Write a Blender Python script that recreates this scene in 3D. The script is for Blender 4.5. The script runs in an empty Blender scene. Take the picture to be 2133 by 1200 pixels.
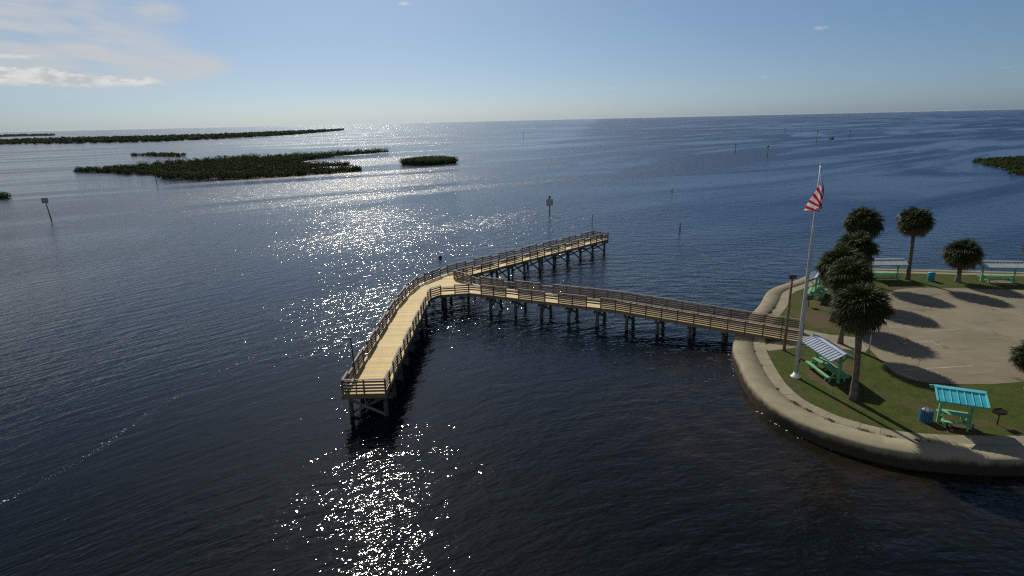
import bpy, bmesh, math, random
from mathutils import Vector, Matrix
import numpy as np

random.seed(7)
R = math.radians
scene = bpy.context.scene
COL = scene.collection

# ------------------------------------------------------------------ camera
CAM_H = 20.0
F_PX, W_PX, H_PX = 1230.0, 2133.0, 1200.0
PITCH, ROLL = R(15.863), R(1.29)
cd = bpy.data.cameras.new('camera'); cam = bpy.data.objects.new('camera', cd); COL.objects.link(cam)
cd.sensor_fit = 'HORIZONTAL'; cd.sensor_width = 36.0; cd.lens = 36.0 * F_PX / W_PX
cd.clip_start = 0.5; cd.clip_end = 300000.0
fwd = Vector((0, math.cos(PITCH), -math.sin(PITCH)))
up0 = Vector((0, math.sin(PITCH), math.cos(PITCH))); rt0 = Vector((1, 0, 0))
right = rt0 * math.cos(ROLL) - up0 * math.sin(ROLL)
up = up0 * math.cos(ROLL) + rt0 * math.sin(ROLL)
cam.matrix_world = Matrix(((right.x, up.x, -fwd.x, 0), (right.y, up.y, -fwd.y, 0), (right.z, up.z, -fwd.z, CAM_H), (0, 0, 0, 1)))
scene.camera = cam

# ------------------------------------------------------------------ sky, sun, exposure
SUN_EL, SUN_AZ = R(38.0), R(-15.5)          # azimuth from +Y, clockwise positive
SKY_STRENGTH = 0.060
SUN_STRENGTH = 4.7
EXPOSURE = 0.0
scene.view_settings.view_transform = 'Standard'
scene.view_settings.look = 'None'
scene.view_settings.gamma = 1.0
scene.view_settings.use_curve_mapping = False
scene.view_settings.exposure = EXPOSURE
scene.cycles.caustics_reflective = False
scene.cycles.caustics_refractive = False
scene.cycles.use_denoising = False
scene.cycles.max_bounces = 6
scene.cycles.filter_width = 1.3


class Nodes:
    """small helper round a node tree"""
    def __init__(self, tree):
        self.t = tree; self.t.nodes.clear()
    def n(self, kind, **kw):
        nd = self.t.nodes.new(kind)
        for k, v in kw.items(): setattr(nd, k, v)
        return nd
    def l(self, a, b): self.t.links.new(a, b)
    def put(self, sock, v):
        if isinstance(v, bpy.types.NodeSocket): self.l(v, sock)
        elif v is not None: sock.default_value = v
    def m(self, op, a, b=None, c=None, clamp=False):
        nd = self.n('ShaderNodeMath', operation=op, use_clamp=clamp)
        self.put(nd.inputs[0], a)
        if b is not None: self.put(nd.inputs[1], b)
        if c is not None: self.put(nd.inputs[2], c)
        return nd.outputs[0]
    def v(self, op, a, b=None):
        nd = self.n('ShaderNodeVectorMath', operation=op)
        self.put(nd.inputs[0], a)
        if b is not None: self.put(nd.inputs[1], b)
        return nd.outputs[0] if op not in ('LENGTH', 'DOT_PRODUCT') else nd.outputs[1]
    def xyz(self, x, y, z=0.0):
        nd = self.n('ShaderNodeCombineXYZ')
        for s, q in zip(nd.inputs, (x, y, z)): self.put(s, q)
        return nd.outputs[0]
    def sep(self, a):
        nd = self.n('ShaderNodeSeparateXYZ'); self.put(nd.inputs[0], a); return nd.outputs
    def noise(self, vec, scale=1.0, detail=2.0, rough=0.5, dist=0.0, color=False, dims='3D'):
        nd = self.n('ShaderNodeTexNoise', noise_dimensions=dims)
        self.put(nd.inputs['Vector'], vec); nd.inputs['Scale'].default_value = scale
        nd.inputs['Detail'].default_value = detail; nd.inputs['Roughness'].default_value = rough
        nd.inputs['Distortion'].default_value = dist
        return nd.outputs['Color'] if color else nd.outputs['Fac']
    def ramp(self, fac, stops):
        nd = self.n('ShaderNodeValToRGB'); self.put(nd.inputs[0], fac)
        el = nd.color_ramp.elements
        while len(el) < len(stops): el.new(0.5)
        for e, (p, c) in zip(el, stops):
            e.position = p; e.color = (c[0], c[1], c[2], 1) if not isinstance(c, (int, float)) else (c, c, c, 1)
        return nd.outputs['Color']
    def rng(self, val, a, b, c=0.0, d=1.0, smooth=True):
        nd = self.n('ShaderNodeMapRange'); nd.interpolation_type = 'SMOOTHSTEP' if smooth else 'LINEAR'
        self.put(nd.inputs[0], val)
        for i, q in enumerate((a, b, c, d)): self.put(nd.inputs[i + 1], q)
        return nd.outputs[0]
    def mix(self, fac, a, b, mode='MIX'):
        nd = self.n('ShaderNodeMix', data_type='RGBA', blend_type=mode)
        self.put(nd.inputs[0], fac)
        for s, q in ((nd.inputs[6], a), (nd.inputs[7], b)):
            self.put(s, (q[0], q[1], q[2], 1) if isinstance(q, tuple) else q)
        return nd.outputs[2]


world = bpy.data.worlds.new('World'); scene.world = world; world.use_nodes = True
w = Nodes(world.node_tree)
sky = w.n('ShaderNodeTexSky', sky_type='NISHITA', sun_disc=False)
sky.sun_elevation = SUN_EL; sky.sun_rotation = SUN_AZ
sky.altitude = 0.0; sky.air_density = 0.75; sky.dust_density = 0.7; sky.ozone_density = 6.0
dirv = w.n('ShaderNodeTexCoord').outputs['Generated']
dx, dy, dz = w.sep(dirv)
DEG = 57.29578
az = w.m('MULTIPLY', w.m('ARCTAN2', dx, dy), DEG)
el = w.m('MULTIPLY', w.m('ARCSINE', dz), DEG)
# thin high veil: fills the part of the sky left of the frame's middle, fading out to the right
pv = w.xyz(w.m('MULTIPLY', az, 0.10), w.m('MULTIPLY', el, 0.42), 0.3)
veil_n = w.noise(pv, 1.0, 6.0, 0.58, 0.6)
streak = w.noise(w.xyz(w.m('MULTIPLY', w.m('ADD', az, w.m('MULTIPLY', el, 1.2)), 0.07), w.m('MULTIPLY', el, 0.9), 4.0), 1.3, 5.0, 0.6, 0.9)
edge = w.m('ADD', az, w.m('MULTIPLY', w.m('ABSOLUTE', w.m('SUBTRACT', el, 5.0)), 1.6))
veil = w.m('MULTIPLY', w.rng(veil_n, 0.30, 0.58, 0.15, 1.0), w.rng(w.m('ADD', edge, w.m('MULTIPLY', w.m('SUBTRACT', streak, 0.5), 9.0)), -29.0, -21.0, 1.0, 0.0))
veil = w.m('MULTIPLY', veil, w.rng(el, 1.6, 4.6))
puff1 = w.m('MULTIPLY', w.rng(w.v('LENGTH', w.xyz(w.m('MULTIPLY', w.m('ADD', az, 28.2), 0.42), w.m('SUBTRACT', el, 8.7))), 0.2, 1.1, 1.0, 0.0), w.rng(veil_n, 0.25, 0.6))
tong = w.rng(w.m('ADD', w.v('LENGTH', w.xyz(w.m('MULTIPLY', w.m('ADD', az, 28.6), 0.175), w.m('MULTIPLY', w.m('SUBTRACT', el, w.m('ADD', 4.9, w.m('MULTIPLY', w.m('ADD', az, 28.6), -0.03))), 0.72))), w.m('MULTIPLY', w.m('SUBTRACT', streak, 0.5), 0.9)), 0.62, 1.08, 1.0, 0.0)
veil = w.m('MAXIMUM', veil, w.m('MULTIPLY', tong, w.rng(veil_n, 0.25, 0.6, 0.55, 1.0)))
veil_a = w.m('ADD', w.m('MULTIPLY', veil, w.rng(streak, 0.3, 0.7, 0.52, 1.0)), w.m('MULTIPLY', puff1, 0.75), clamp=True)
# low cumulus bank: flat base, lumpy top
lump = w.noise(w.xyz(w.m('MULTIPLY', az, 0.55), w.m('MULTIPLY', el, 1.1), 1.7), 1.0, 7.0, 0.6, 0.3)
lump_big = w.noise(w.xyz(w.m('MULTIPLY', az, 0.16), 0.0, 9.0), 1.0, 2.0)
top = w.m('ADD', w.rng(az, -41.0, -28.3, 4.75, 3.75, smooth=False), w.m('ADD', w.m('MULTIPLY', w.m('SUBTRACT', lump, 0.5), 1.8), w.m('MULTIPLY', w.m('SUBTRACT', lump_big, 0.5), 1.2)))
cum = w.m('MULTIPLY', w.rng(w.m('SUBTRACT', top, el), 0.0, 0.22), w.rng(w.m('ADD', el, w.m('MULTIPLY', lump, 0.7)), 3.35, 3.9))
cum = w.m('MULTIPLY', cum, w.rng(az, -30.2, -28.2, 1.0, 0.0))
# second, thin flat cloud just above the bank and a few low wisps
flat = w.m('MULTIPLY', w.rng(w.m('ABSOLUTE', w.m('SUBTRACT', w.m('ADD', el, w.m('MULTIPLY', lump, 0.3)), 5.25)), 0.04, 0.2, 1.0, 0.0), w.rng(az, -37.5, -34.8, 1.0, 0.0))
wisp = w.m('MULTIPLY', w.rng(w.noise(w.xyz(w.m('MULTIPLY', az, 0.35), w.m('MULTIPLY', el, 2.4), 6.1), 1.0, 4.0, 0.55), 0.60, 0.78), w.rng(w.m('ABSOLUTE', w.m('SUBTRACT', el, 2.7)), 0.2, 0.7, 0.45, 0.0))
bit = w.m('MULTIPLY', w.rng(w.v('LENGTH', w.xyz(w.m('MULTIPLY', w.m('SUBTRACT', az, 26.3), 0.8), w.m('MULTIPLY', w.m('SUBTRACT', el, 6.6), 3.0))), 0.1, 0.6, 0.6, 0.0), w.rng(lump, 0.4, 0.6))
bit2 = w.m('MULTIPLY', w.rng(w.v('LENGTH', w.xyz(w.m('MULTIPLY', w.m('ADD', az, 8.9), 0.8), w.m('MULTIPLY', w.m('SUBTRACT', el, 9.95), 3.0))), 0.1, 0.6, 0.7, 0.0), w.rng(lump, 0.3, 0.6))
cum_a = w.m('MAXIMUM', w.m('MAXIMUM', w.m('MULTIPLY', cum, 0.85), w.m('MULTIPLY', flat, 0.6)), w.m('MAXIMUM', wisp, w.m('MAXIMUM', bit, bit2)))
cum_c = w.mix(w.rng(w.noise(w.xyz(w.m('MULTIPLY', az, 0.6), w.m('MULTIPLY', el, 1.3), 3.0), 1.4, 5.0, 0.6), 0.35, 0.62), (8.6, 8.7, 8.7), (12.2, 12.2, 11.9))
tint = w.mix(1.0, sky.outputs[0], w.ramp(w.rng(el, 0.0, 14.0, 0.0, 1.0, False), [(0.0, (0.82, 1.0, 1.22)), (0.10, (0.90, 1.02, 1.13)), (0.30, (0.98, 1.04, 1.06)), (0.75, (1.14, 1.16, 1.07)), (1.0, (1.12, 1.14, 1.06))]), 'MULTIPLY')
c1 = w.mix(w.m('MULTIPLY', veil_a, 0.95), tint, (9.5, 9.6, 9.6))
c2 = w.mix(cum_a, c1, cum_c)
bg = w.n('ShaderNodeBackground'); bg.inputs[1].default_value = SKY_STRENGTH
w.l(c2, bg.inputs[0])
w.l(bg.outputs[0], w.n('ShaderNodeOutputWorld').inputs[0])

sd = bpy.data.lights.new('sun', 'SUN'); sun = bpy.data.objects.new('sun', sd); COL.objects.link(sun)
sd.energy = SUN_STRENGTH; sd.angle = R(0.53); sd.color = (1.0, 0.93, 0.80)
to_sun = Vector((math.sin(SUN_AZ) * math.cos(SUN_EL), math.cos(SUN_AZ) * math.cos(SUN_EL), math.sin(SUN_EL)))
sun.rotation_euler = to_sun.to_track_quat('Z', 'Y').to_euler()
sun.location = to_sun * 200

# ------------------------------------------------------------------ helpers
def tag(o, label=None, cat=None, group=None, kind=None):
    if label: o['label'] = label
    if cat: o['category'] = cat
    if group: o['group'] = group
    if kind: o['kind'] = kind
    return o

def empty(name, loc=(0, 0, 0), rz=0.0, **kw):
    o = bpy.data.objects.new(name, None); COL.objects.link(o)
    o.location = loc; o.rotation_euler = (0, 0, rz); o.empty_display_size = 0.2
    return tag(o, **kw)

def link(name, me, parent=None, mat=None):
    o = bpy.data.objects.new(name, me); COL.objects.link(o)
    if mat is not None and len(me.materials) == 0: me.materials.append(mat)
    if parent is not None: o.parent = parent
    return o


class MB:
    """mesh builder: collects boxes, bars, tubes, sheets into one mesh"""
    def __init__(self): self.v = []; self.f = []; self.smooth = []
    def poly(self, pts, faces, smooth=False):
        b = len(self.v); self.v.extend([tuple(p) for p in pts])
        for f in faces: self.f.append([b + i for i in f]); self.smooth.append(smooth)
        return self
    def box(self, c, s, rz=0.0):
        cx, cy, cz = c; hx, hy, hz = s[0] / 2, s[1] / 2, s[2] / 2
        co, si = math.cos(rz), math.sin(rz)
        p = []
        for x, y, z in ((-hx, -hy, -hz), (hx, -hy, -hz), (hx, hy, -hz), (-hx, hy, -hz), (-hx, -hy, hz), (hx, -hy, hz), (hx, hy, hz), (-hx, hy, hz)):
            p.append((cx + x * co - y * si, cy + x * si + y * co, cz + z))
        return self.poly(p, [(3, 2, 1, 0), (4, 5, 6, 7), (0, 1, 5, 4), (1, 2, 6, 5), (2, 3, 7, 6), (3, 0, 4, 7)])
    def bar(self, a, b, w, h, upv=(0, 0, 1)):
        a, b = Vector(a), Vector(b); d = (b - a).normalized(); u = Vector(upv)
        s = d.cross(u)
        if s.length < 1e-4: s = d.cross(Vector((1, 0, 0)))
        s.normalize(); u = s.cross(d).normalized()
        p = []
        for q in (a, b):
            for i, j in ((-1, -1), (1, -1), (1, 1), (-1, 1)): p.append(q + s * (i * w / 2) + u * (j * h / 2))
        return self.poly(p, [(0, 1, 2, 3), (7, 6, 5, 4), (0, 4, 5, 1), (1, 5, 6, 2), (2, 6, 7, 3), (3, 7, 4, 0)])
    def tube(self, pts, rads, n=10, cap=True, smooth=True):
        pts = [Vector(p) for p in pts]; rings = []
        ref = Vector((1, 0, 0)) if abs((pts[-1] - pts[0]).normalized().x) < 0.9 else Vector((0, 1, 0))
        vs = []; m = len(pts)
        for k, p in enumerate(pts):
            d = (pts[min(k + 1, m - 1)] - pts[max(k - 1, 0)]).normalized()
            s = d.cross(ref).normalized(); t = s.cross(d)
            for i in range(n):
                a = 2 * math.pi * i / n
                vs.append(p + (s * math.cos(a) + t * math.sin(a)) * rads[k])
        fs = []
        for k in range(m - 1):
            for i in range(n):
                j = (i + 1) % n; fs.append((k * n + i, k * n + j, (k + 1) * n + j, (k + 1) * n + i))
        self.poly(vs, fs, smooth)
        if cap:
            b = len(self.v) - len(vs)
            self.f.append([b + i for i in range(n)][::-1]); self.smooth.append(False)
            self.f.append([b + (m - 1) * n + i for i in range(n)]); self.smooth.append(False)
        return self
    def mesh(self, name, mat=None):
        me = bpy.data.meshes.new(name); me.from_pydata(self.v, [], self.f)
        if any(self.smooth): me.polygons.foreach_set('use_smooth', self.smooth)
        if mat is not None: me.materials.append(mat)
        me.update(); return me
    def build(self, name, mat, parent=None):
        return link(name, self.mesh(name, mat), parent)

def catmull(pts, step):
    """resample a polyline as a smooth curve with about even spacing"""
    P = [Vector((p[0], p[1])) for p in pts]; P = [2 * P[0] - P[1]] + P + [2 * P[-1] - P[-2]]
    out = []
    for i in range(1, len(P) - 2):
        a, b, c, d = P[i - 1:i + 3]; n = max(1, round((c - b).length / step))
        for k in range(n):
            t = k / n
            out.append(0.5 * ((2 * b) + (c - a) * t + (2 * a - 5 * b + 4 * c - d) * t * t + (3 * b - a - 3 * c + d) * t ** 3))
    out.append(P[-2]); return out

def even(pts, step):
    """resample with even arc length"""
    out = [pts[0].copy()]; acc = 0.0
    for a, b in zip(pts[:-1], pts[1:]):
        L = (b - a).length; s = step - acc
        while s <= L: out.append(a + (b - a) * (s / L)); s += step
        acc = L - (s - step)
    return out

def offset(pts, d):
    out = []
    for i, p in enumerate(pts):
        t = (pts[min(i + 1, len(pts) - 1)] - pts[max(i - 1, 0)]).normalized()
        out.append(p + Vector((-t.y, t.x)) * d)
    return out

def sheet(name, outline, z, mat, parent=None, kind='structure'):
    """flat face with the given outline, triangulated"""
    bm = bmesh.new(); vs = [bm.verts.new((p[0], p[1], z)) for p in outline]
    f = bm.faces.new(vs); f.normal_update()
    if f.normal.z < 0: f.normal_flip()
    bmesh.ops.triangulate(bm, faces=[f])
    me = bpy.data.meshes.new(name); bm.to_mesh(me); bm.free(); me.materials.append(mat)
    o = link(name, me, parent)
    if kind: o['kind'] = kind
    return o

# ------------------------------------------------------------------ materials
def mat(name, rough=0.7):
    m_ = bpy.data.materials.new(name); m_.use_nodes = True; k = Nodes(m_.node_tree)
    b = k.n('ShaderNodeBsdfPrincipled'); o = k.n('ShaderNodeOutputMaterial'); k.l(b.outputs[0], o.inputs[0])
    b.inputs['Roughness'].default_value = rough
    return m_, k, b

def bump(k, b, h, strength=0.4, dist=0.02):
    bp = k.n('ShaderNodeBump'); bp.inputs['Strength'].default_value = strength; bp.inputs['Distance'].default_value = dist
    k.l(h, bp.inputs['Height']); k.l(bp.outputs[0], b.inputs['Normal'])

def pos(k): return k.n('ShaderNodeNewGeometry').outputs['Position']
def orand(k): return k.n('ShaderNodeObjectInfo').outputs['Random']

def simple(name, c1, c2, scale=3.0, rough=0.7, spread=0.0, detail=5.0, metallic=0.0, bmp=0.0):
    """two-tone weathered colour with a little change from piece to piece"""
    m_, k, b = mat(name, rough)
    n_ = k.noise(pos(k), scale, detail, 0.6)
    c = k.mix(k.rng(n_, 0.3, 0.7), c1, c2)
    c = k.mix(k.rng(k.noise(pos(k), 1.1, 7.0, 0.68, 0.6), 0.48, 0.74, 0.0, 0.45), c, (c1[0] * 0.5 + 0.012, c1[1] * 0.48 + 0.008, c1[2] * 0.42))
    if spread:
        hv = k.n('ShaderNodeHueSaturation'); k.put(hv.inputs['Value'], k.rng(orand(k), 0, 1, 1 - spread, 1 + spread, False)); k.l(c, hv.inputs['Color']); c = hv.outputs[0]
    k.l(c, b.inputs['Base Color']); b.inputs['Metallic'].default_value = metallic
    if bmp: bump(k, b, n_, bmp, 0.02)
    return m_

M = {}
# new pressure-treated decking: honey-coloured, each board a little different
def wood(name, c1, c2, spread, rough=0.75):
    m_, k, b = mat(name, rough)
    g = k.noise(k.v('MULTIPLY', k.n('ShaderNodeTexCoord').outputs['Object'], (1.5, 1.5, 1.5)), 4.0, 6.0, 0.65, 1.5)
    blotch = k.noise(pos(k), 0.55, 3.0, 0.6)
    c = k.mix(k.rng(g, 0.3, 0.7), c1, c2)
    c = k.mix(k.rng(blotch, 0.45, 0.75, 0.0, 0.35), c, (c1[0] * 0.72, c1[1] * 0.7, c1[2] * 0.66))
    r_ = orand(k); c = k.mix(k.rng(k.m('FRACT', k.m('MULTIPLY', r_, 13.7)), 0.80, 1.0, 0.0, 0.6), c, (c2[1] * 0.72, c2[1] * 0.66, c2[1] * 0.52))
    hv = k.n('ShaderNodeHueSaturation')
    k.put(hv.inputs['Value'], k.rng(r_, 0, 1, 1 - spread, 1 + spread, False))
    k.put(hv.inputs['Saturation'], k.rng(k.m('FRACT', k.m('MULTIPLY', r_, 7.31)), 0, 1, 0.8, 1.12, False))
    k.l(c, hv.inputs['Color']); k.l(hv.outputs[0], b.inputs['Base Color']); bump(k, b, g, 0.3, 0.01)
    return m_
M['deck'] = wood('decking_wood', (0.45, 0.31, 0.10), (0.57, 0.42, 0.16), 0.17)
M['rail'] = wood('railing_wood', (0.11, 0.078, 0.055), (0.17, 0.12, 0.085), 0.18)
M['cap'] = wood('cap_wood', (0.15, 0.135, 0.11), (0.21, 0.19, 0.155), 0.15, 0.8)
M['fascia'] = wood('fascia_wood', (0.17, 0.12, 0.05), (0.25, 0.18, 0.08), 0.12)
M['pile'] = simple('pile_wood', (0.045, 0.042, 0.030), (0.11, 0.10, 0.075), 2.5, 0.85, 0.2, bmp=0.4)
M['brace'] = simple('brace_wood', (0.10, 0.095, 0.075), (0.17, 0.16, 0.13), 2.5, 0.85, 0.2)
M['dark_metal'] = simple('dark_metal', (0.02, 0.02, 0.02), (0.045, 0.042, 0.04), 5.0, 0.55)
M['pole_white'] = simple('flagpole_paint', (0.42, 0.43, 0.45), (0.55, 0.56, 0.57), 1.2, 0.35)
M['base_white'] = simple('flagpole_base_paint', (0.75, 0.75, 0.73), (0.82, 0.82, 0.8), 3.0, 0.4)
M['lamp_wood'] = simple('lamp_pole_wood', (0.16, 0.115, 0.07), (0.24, 0.175, 0.11), 2.0, 0.8)
M['green'] = simple('green_paint', (0.12, 0.34, 0.165), (0.17, 0.41, 0.21), 3.0, 0.5, 0.08)
M['roof_pale'] = simple('pale_roof_metal', (0.22, 0.275, 0.36), (0.27, 0.33, 0.42), 1.5, 0.8, 0.05)
M['roof_white'] = simple('white_roof_metal', (0.32, 0.37, 0.40), (0.40, 0.44, 0.47), 1.5, 0.7, 0.05)
M['roof_teal'] = simple('turquoise_roof_metal', (0.035, 0.33, 0.42), (0.06, 0.42, 0.50), 1.5, 0.38, 0.05)
M['seam_teal'] = simple('turquoise_roof_seam', (0.13, 0.52, 0.60), (0.17, 0.58, 0.65), 1.5, 0.35)
M['bin'] = simple('blue_bin_paint', (0.015, 0.11, 0.20), (0.03, 0.16, 0.26), 4.0, 0.5, 0.15)
M['bin_teal'] = simple('teal_bin_paint', (0.01, 0.22, 0.32), (0.02, 0.28, 0.38), 4.0, 0.45, 0.1)
M['bag'] = simple('rubbish', (0.04, 0.035, 0.03), (0.22, 0.19, 0.17), 9.0, 0.5)
M['grill'] = simple('rusted_iron', (0.018, 0.010, 0.008), (0.055, 0.025, 0.015), 8.0, 0.75)
M['sign_back'] = simple('marker_board', (0.42, 0.36, 0.28), (0.52, 0.46, 0.38), 2.0, 0.7)
M['sign_frame'] = simple('marker_frame', (0.07, 0.09, 0.06), (0.11, 0.12, 0.09), 3.0, 0.7)
M['buoy'] = simple('maroon_float', (0.06, 0.006, 0.008), (0.10, 0.012, 0.012), 4.0, 0.4)
M['hull'] = simple('boat_hull', (0.05, 0.05, 0.06), (0.09, 0.09, 0.10), 3.0, 0.4)
M['grey_post'] = simple('grey_post_paint', (0.34, 0.38, 0.42), (0.42, 0.46, 0.5), 3.0, 0.5)
M['foam'] = simple('foam', (0.40, 0.41, 0.41), (0.58, 0.59, 0.59), 6.0, 0.9)

def concrete(name, c1, c2, stain, algae_shade=False):
    m_, k, b = mat(name, 0.85); b.inputs['Specular IOR Level'].default_value = 0.12
    p = pos(k)
    c = k.mix(k.rng(k.noise(p, 0.8, 8.0, 0.62), 0.32, 0.68), c1, c2)
    c = k.mix(k.rng(k.noise(p, 2.7, 5.0, 0.7), 0.55, 0.8, 0.0, 0.55), c, stain)
    c = k.mix(k.rng(k.noise(p, 14.0, 3.0, 0.6), 0.3, 0.8, 0.0, 0.25), c, (c1[0] * 0.6, c1[1] * 0.6, c1[2] * 0.58))
    if algae_shade:   # dark tide growth, carried higher and darker to paint in the wall face's shade
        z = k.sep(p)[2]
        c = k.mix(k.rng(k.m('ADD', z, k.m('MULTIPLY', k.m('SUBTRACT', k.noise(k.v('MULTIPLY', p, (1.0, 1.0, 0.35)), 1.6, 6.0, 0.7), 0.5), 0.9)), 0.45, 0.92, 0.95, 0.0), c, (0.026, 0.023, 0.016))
    hv = k.n('ShaderNodeHueSaturation'); k.put(hv.inputs['Value'], k.rng(orand(k), 0, 1, 0.9, 1.08, False)); k.l(c, hv.inputs['Color'])
    k.l(hv.outputs[0], b.inputs['Base Color']); bump(k, b, k.noise(p, 9.0, 6.0, 0.6), 0.3, 0.02)
    return m_
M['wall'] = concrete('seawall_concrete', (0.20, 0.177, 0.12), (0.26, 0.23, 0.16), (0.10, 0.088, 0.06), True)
M['slab'] = concrete('sidewalk_concrete', (0.20, 0.178, 0.124), (0.26, 0.23, 0.163), (0.12, 0.105, 0.075))
M['joint'] = simple('joint_dirt', (0.05, 0.042, 0.028), (0.08, 0.07, 0.045), 6.0, 0.95)

def lot_mat():
    m_, k, b = mat('parking_lot_surface', 0.9); b.inputs['Specular IOR Level'].default_value = 0.12
    p = pos(k)
    c = k.mix(k.rng(k.noise(p, 0.22, 6.0, 0.6), 0.3, 0.7), (0.15, 0.13, 0.09), (0.205, 0.18, 0.128))
    c = k.mix(k.rng(k.noise(k.v('MULTIPLY', p, (0.5, 2.2, 1.0)), 0.6, 5.0, 0.65, 0.8), 0.52, 0.72, 0.0, 0.5), c, (0.255, 0.225, 0.175))
    c = k.mix(k.rng(k.noise(p, 1.3, 6.0, 0.7, 0.5), 0.62, 0.78, 0.0, 0.65), c, (0.095, 0.08, 0.058))
    c = k.mix(k.rng(k.noise(p, 22.0, 3.0, 0.7), 0.3, 0.8, 0.0, 0.35), c, (0.13, 0.11, 0.09))
    for (x, y, r_) in ((37.0, 45.3, 1.3), (34.6, 40.3, 0.6), (33.6, 50.5, 1.6), (41.5, 47.2, 1.1)):     # old oil and rubber stains
        d = k.v('LENGTH', k.v('MULTIPLY', k.v('SUBTRACT', p, (x, y, 1.0)), (0.55, 1.5, 0.0)))
        d = k.m('ADD', d, k.m('MULTIPLY', k.noise(p, 2.0, 4.0), 0.7 * r_))
        c = k.mix(k.rng(d, 0.25 * r_, 1.0 * r_, 0.42, 0.0), c, (0.10, 0.082, 0.06))
    vo = k.n('ShaderNodeTexVoronoi', feature='DISTANCE_TO_EDGE'); vo.inputs['Scale'].default_value = 0.16
    k.l(k.v('ADD', p, k.v('MULTIPLY', k.noise(p, 0.7, 5.0, 0.65, 0.0, True), (2.2, 2.2, 0.0))), vo.inputs['Vector'])
    c = k.mix(k.m('MULTIPLY', k.rng(vo.outputs['Distance'], 0.0, 0.012, 0.75, 0.0), k.rng(k.noise(p, 0.3, 3.0), 0.42, 0.58)), c, (0.055, 0.05, 0.035))
    k.l(c, b.inputs['Base Color']); bump(k, b, k.noise(p, 18.0, 5.0, 0.7), 0.4, 0.02)
    return m_
M['lot'] = lot_mat()

def grass_mat(name, blades=False):
    m_, k, b = mat(name, 0.9); b.inputs['Specular IOR Level'].default_value = 0.12
    p = pos(k)
    n1 = k.noise(p, 0.35, 6.0, 0.65, 0.6)
    c = k.mix(k.rng(k.noise(p, 1.6, 5.0, 0.6), 0.3, 0.7), (0.030, 0.048, 0.006), (0.052, 0.072, 0.010))
    c = k.mix(k.rng(n1, 0.47, 0.68, 0.0, 0.9), c, (0.075, 0.058, 0.025))
    # trodden, bare places: under the tables, along the palms, by the path
    for (x, y, rx, ry, s) in ((22.9, 40.6, 1.0, 2.4, 0.9), (27.2, 32.6, 1.7, 0.8, 0.9), (29.2, 53.3, 2.6, 3.4, 0.95), (25.6, 43.2, 1.2, 2.8, 0.8), (23.5, 47.6, 2.2, 1.0, 0.9), (31.9, 58.2, 2.4, 2.6, 0.7), (29.3, 33.4, 0.9, 0.7, 0.6)):
        d = k.v('LENGTH', k.v('MULTIPLY', k.v('SUBTRACT', p, (x, y, 1.0)), (1 / rx, 1 / ry, 0.0)))
        d = k.m('ADD', d, k.m('MULTIPLY', k.m('SUBTRACT', k.noise(p, 0.9, 6.0, 0.7), 0.5), 1.8))
        c = k.mix(k.rng(d, 0.35, 1.15, s, 0.0), c, (0.095, 0.066, 0.038))
    if blades:
        hv = k.n('ShaderNodeHueSaturation'); k.put(hv.inputs['Value'], k.rng(k.noise(p, 9.0, 2.0), 0.3, 0.7, 0.95, 1.9)); k.l(c, hv.inputs['Color']); c = hv.outputs[0]
    else:
        c = k.mix(k.rng(k.noise(p, 12.0, 4.0, 0.7), 0.35, 0.75, 0.0, 0.5), c, (0.03, 0.035, 0.010))
        bump(k, b, k.noise(p, 10.0, 5.0, 0.7), 0.7, 0.05)
    k.l(c, b.inputs['Base Color'])
    return m_
M['grass'] = grass_mat('lawn')
M['blade'] = grass_mat('lawn_blades', True)
M['paint'] = simple('worn_line_paint', (0.24, 0.22, 0.18), (0.42, 0.40, 0.36), 3.0, 0.8)
M['weed'] = simple('dry_weeds', (0.07, 0.052, 0.022), (0.13, 0.10, 0.05), 5.0, 0.95)
M['mud'] = simple('island_mud', (0.035, 0.026, 0.016), (0.075, 0.06, 0.035), 0.2, 0.9)

def leaf_mat(name, c1, c2, rough=0.45, scale=0.5, transl=0.0, spec=0.5):
    m_, k, b = mat(name, rough)
    c = k.mix(k.rng(k.noise(pos(k), scale, 4.0, 0.65), 0.3, 0.7), c1, c2)
    hv = k.n('ShaderNodeHueSaturation'); k.put(hv.inputs['Value'], k.rng(orand(k), 0, 1, 0.65, 1.3, False)); k.l(c, hv.inputs['Color'])
    k.l(hv.outputs[0], b.inputs['Base Color']); b.inputs['Specular IOR Level'].default_value = spec
    if transl:
        t = k.n('ShaderNodeBsdfTranslucent'); k.l(hv.outputs[0], t.inputs[0])
        mx = k.n('ShaderNodeMixShader'); mx.inputs[0].default_value = transl
        out = [n_ for n_ in k.t.nodes if n_.type == 'OUTPUT_MATERIAL'][0]
        k.l(b.outputs[0], mx.inputs[1]); k.l(t.outputs[0], mx.inputs[2]); k.l(mx.outputs[0], out.inputs[0])
    return m_
M['frond'] = leaf_mat('palm_frond', (0.022, 0.036, 0.009), (0.044, 0.062, 0.015), 0.55, 0.8, 0.22, 0.16)
M['frond_dry'] = leaf_mat('dry_palm_frond', (0.10, 0.066, 0.024), (0.15, 0.10, 0.04), 0.6, 0.8, 0.15)
M['trunk'] = simple('palm_trunk', (0.085, 0.062, 0.044), (0.17, 0.13, 0.095), 3.5, 0.9, 0.12, bmp=0.6)
M['mangrove'] = leaf_mat('mangrove_leaves', (0.022, 0.042, 0.010), (0.050, 0.078, 0.018), 0.9, 0.04, 0.15, 0.05)
M['marsh'] = leaf_mat('marsh_scrub', (0.030, 0.026, 0.013), (0.045, 0.055, 0.018), 0.95, 0.04, 0.0, 0.05)

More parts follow.
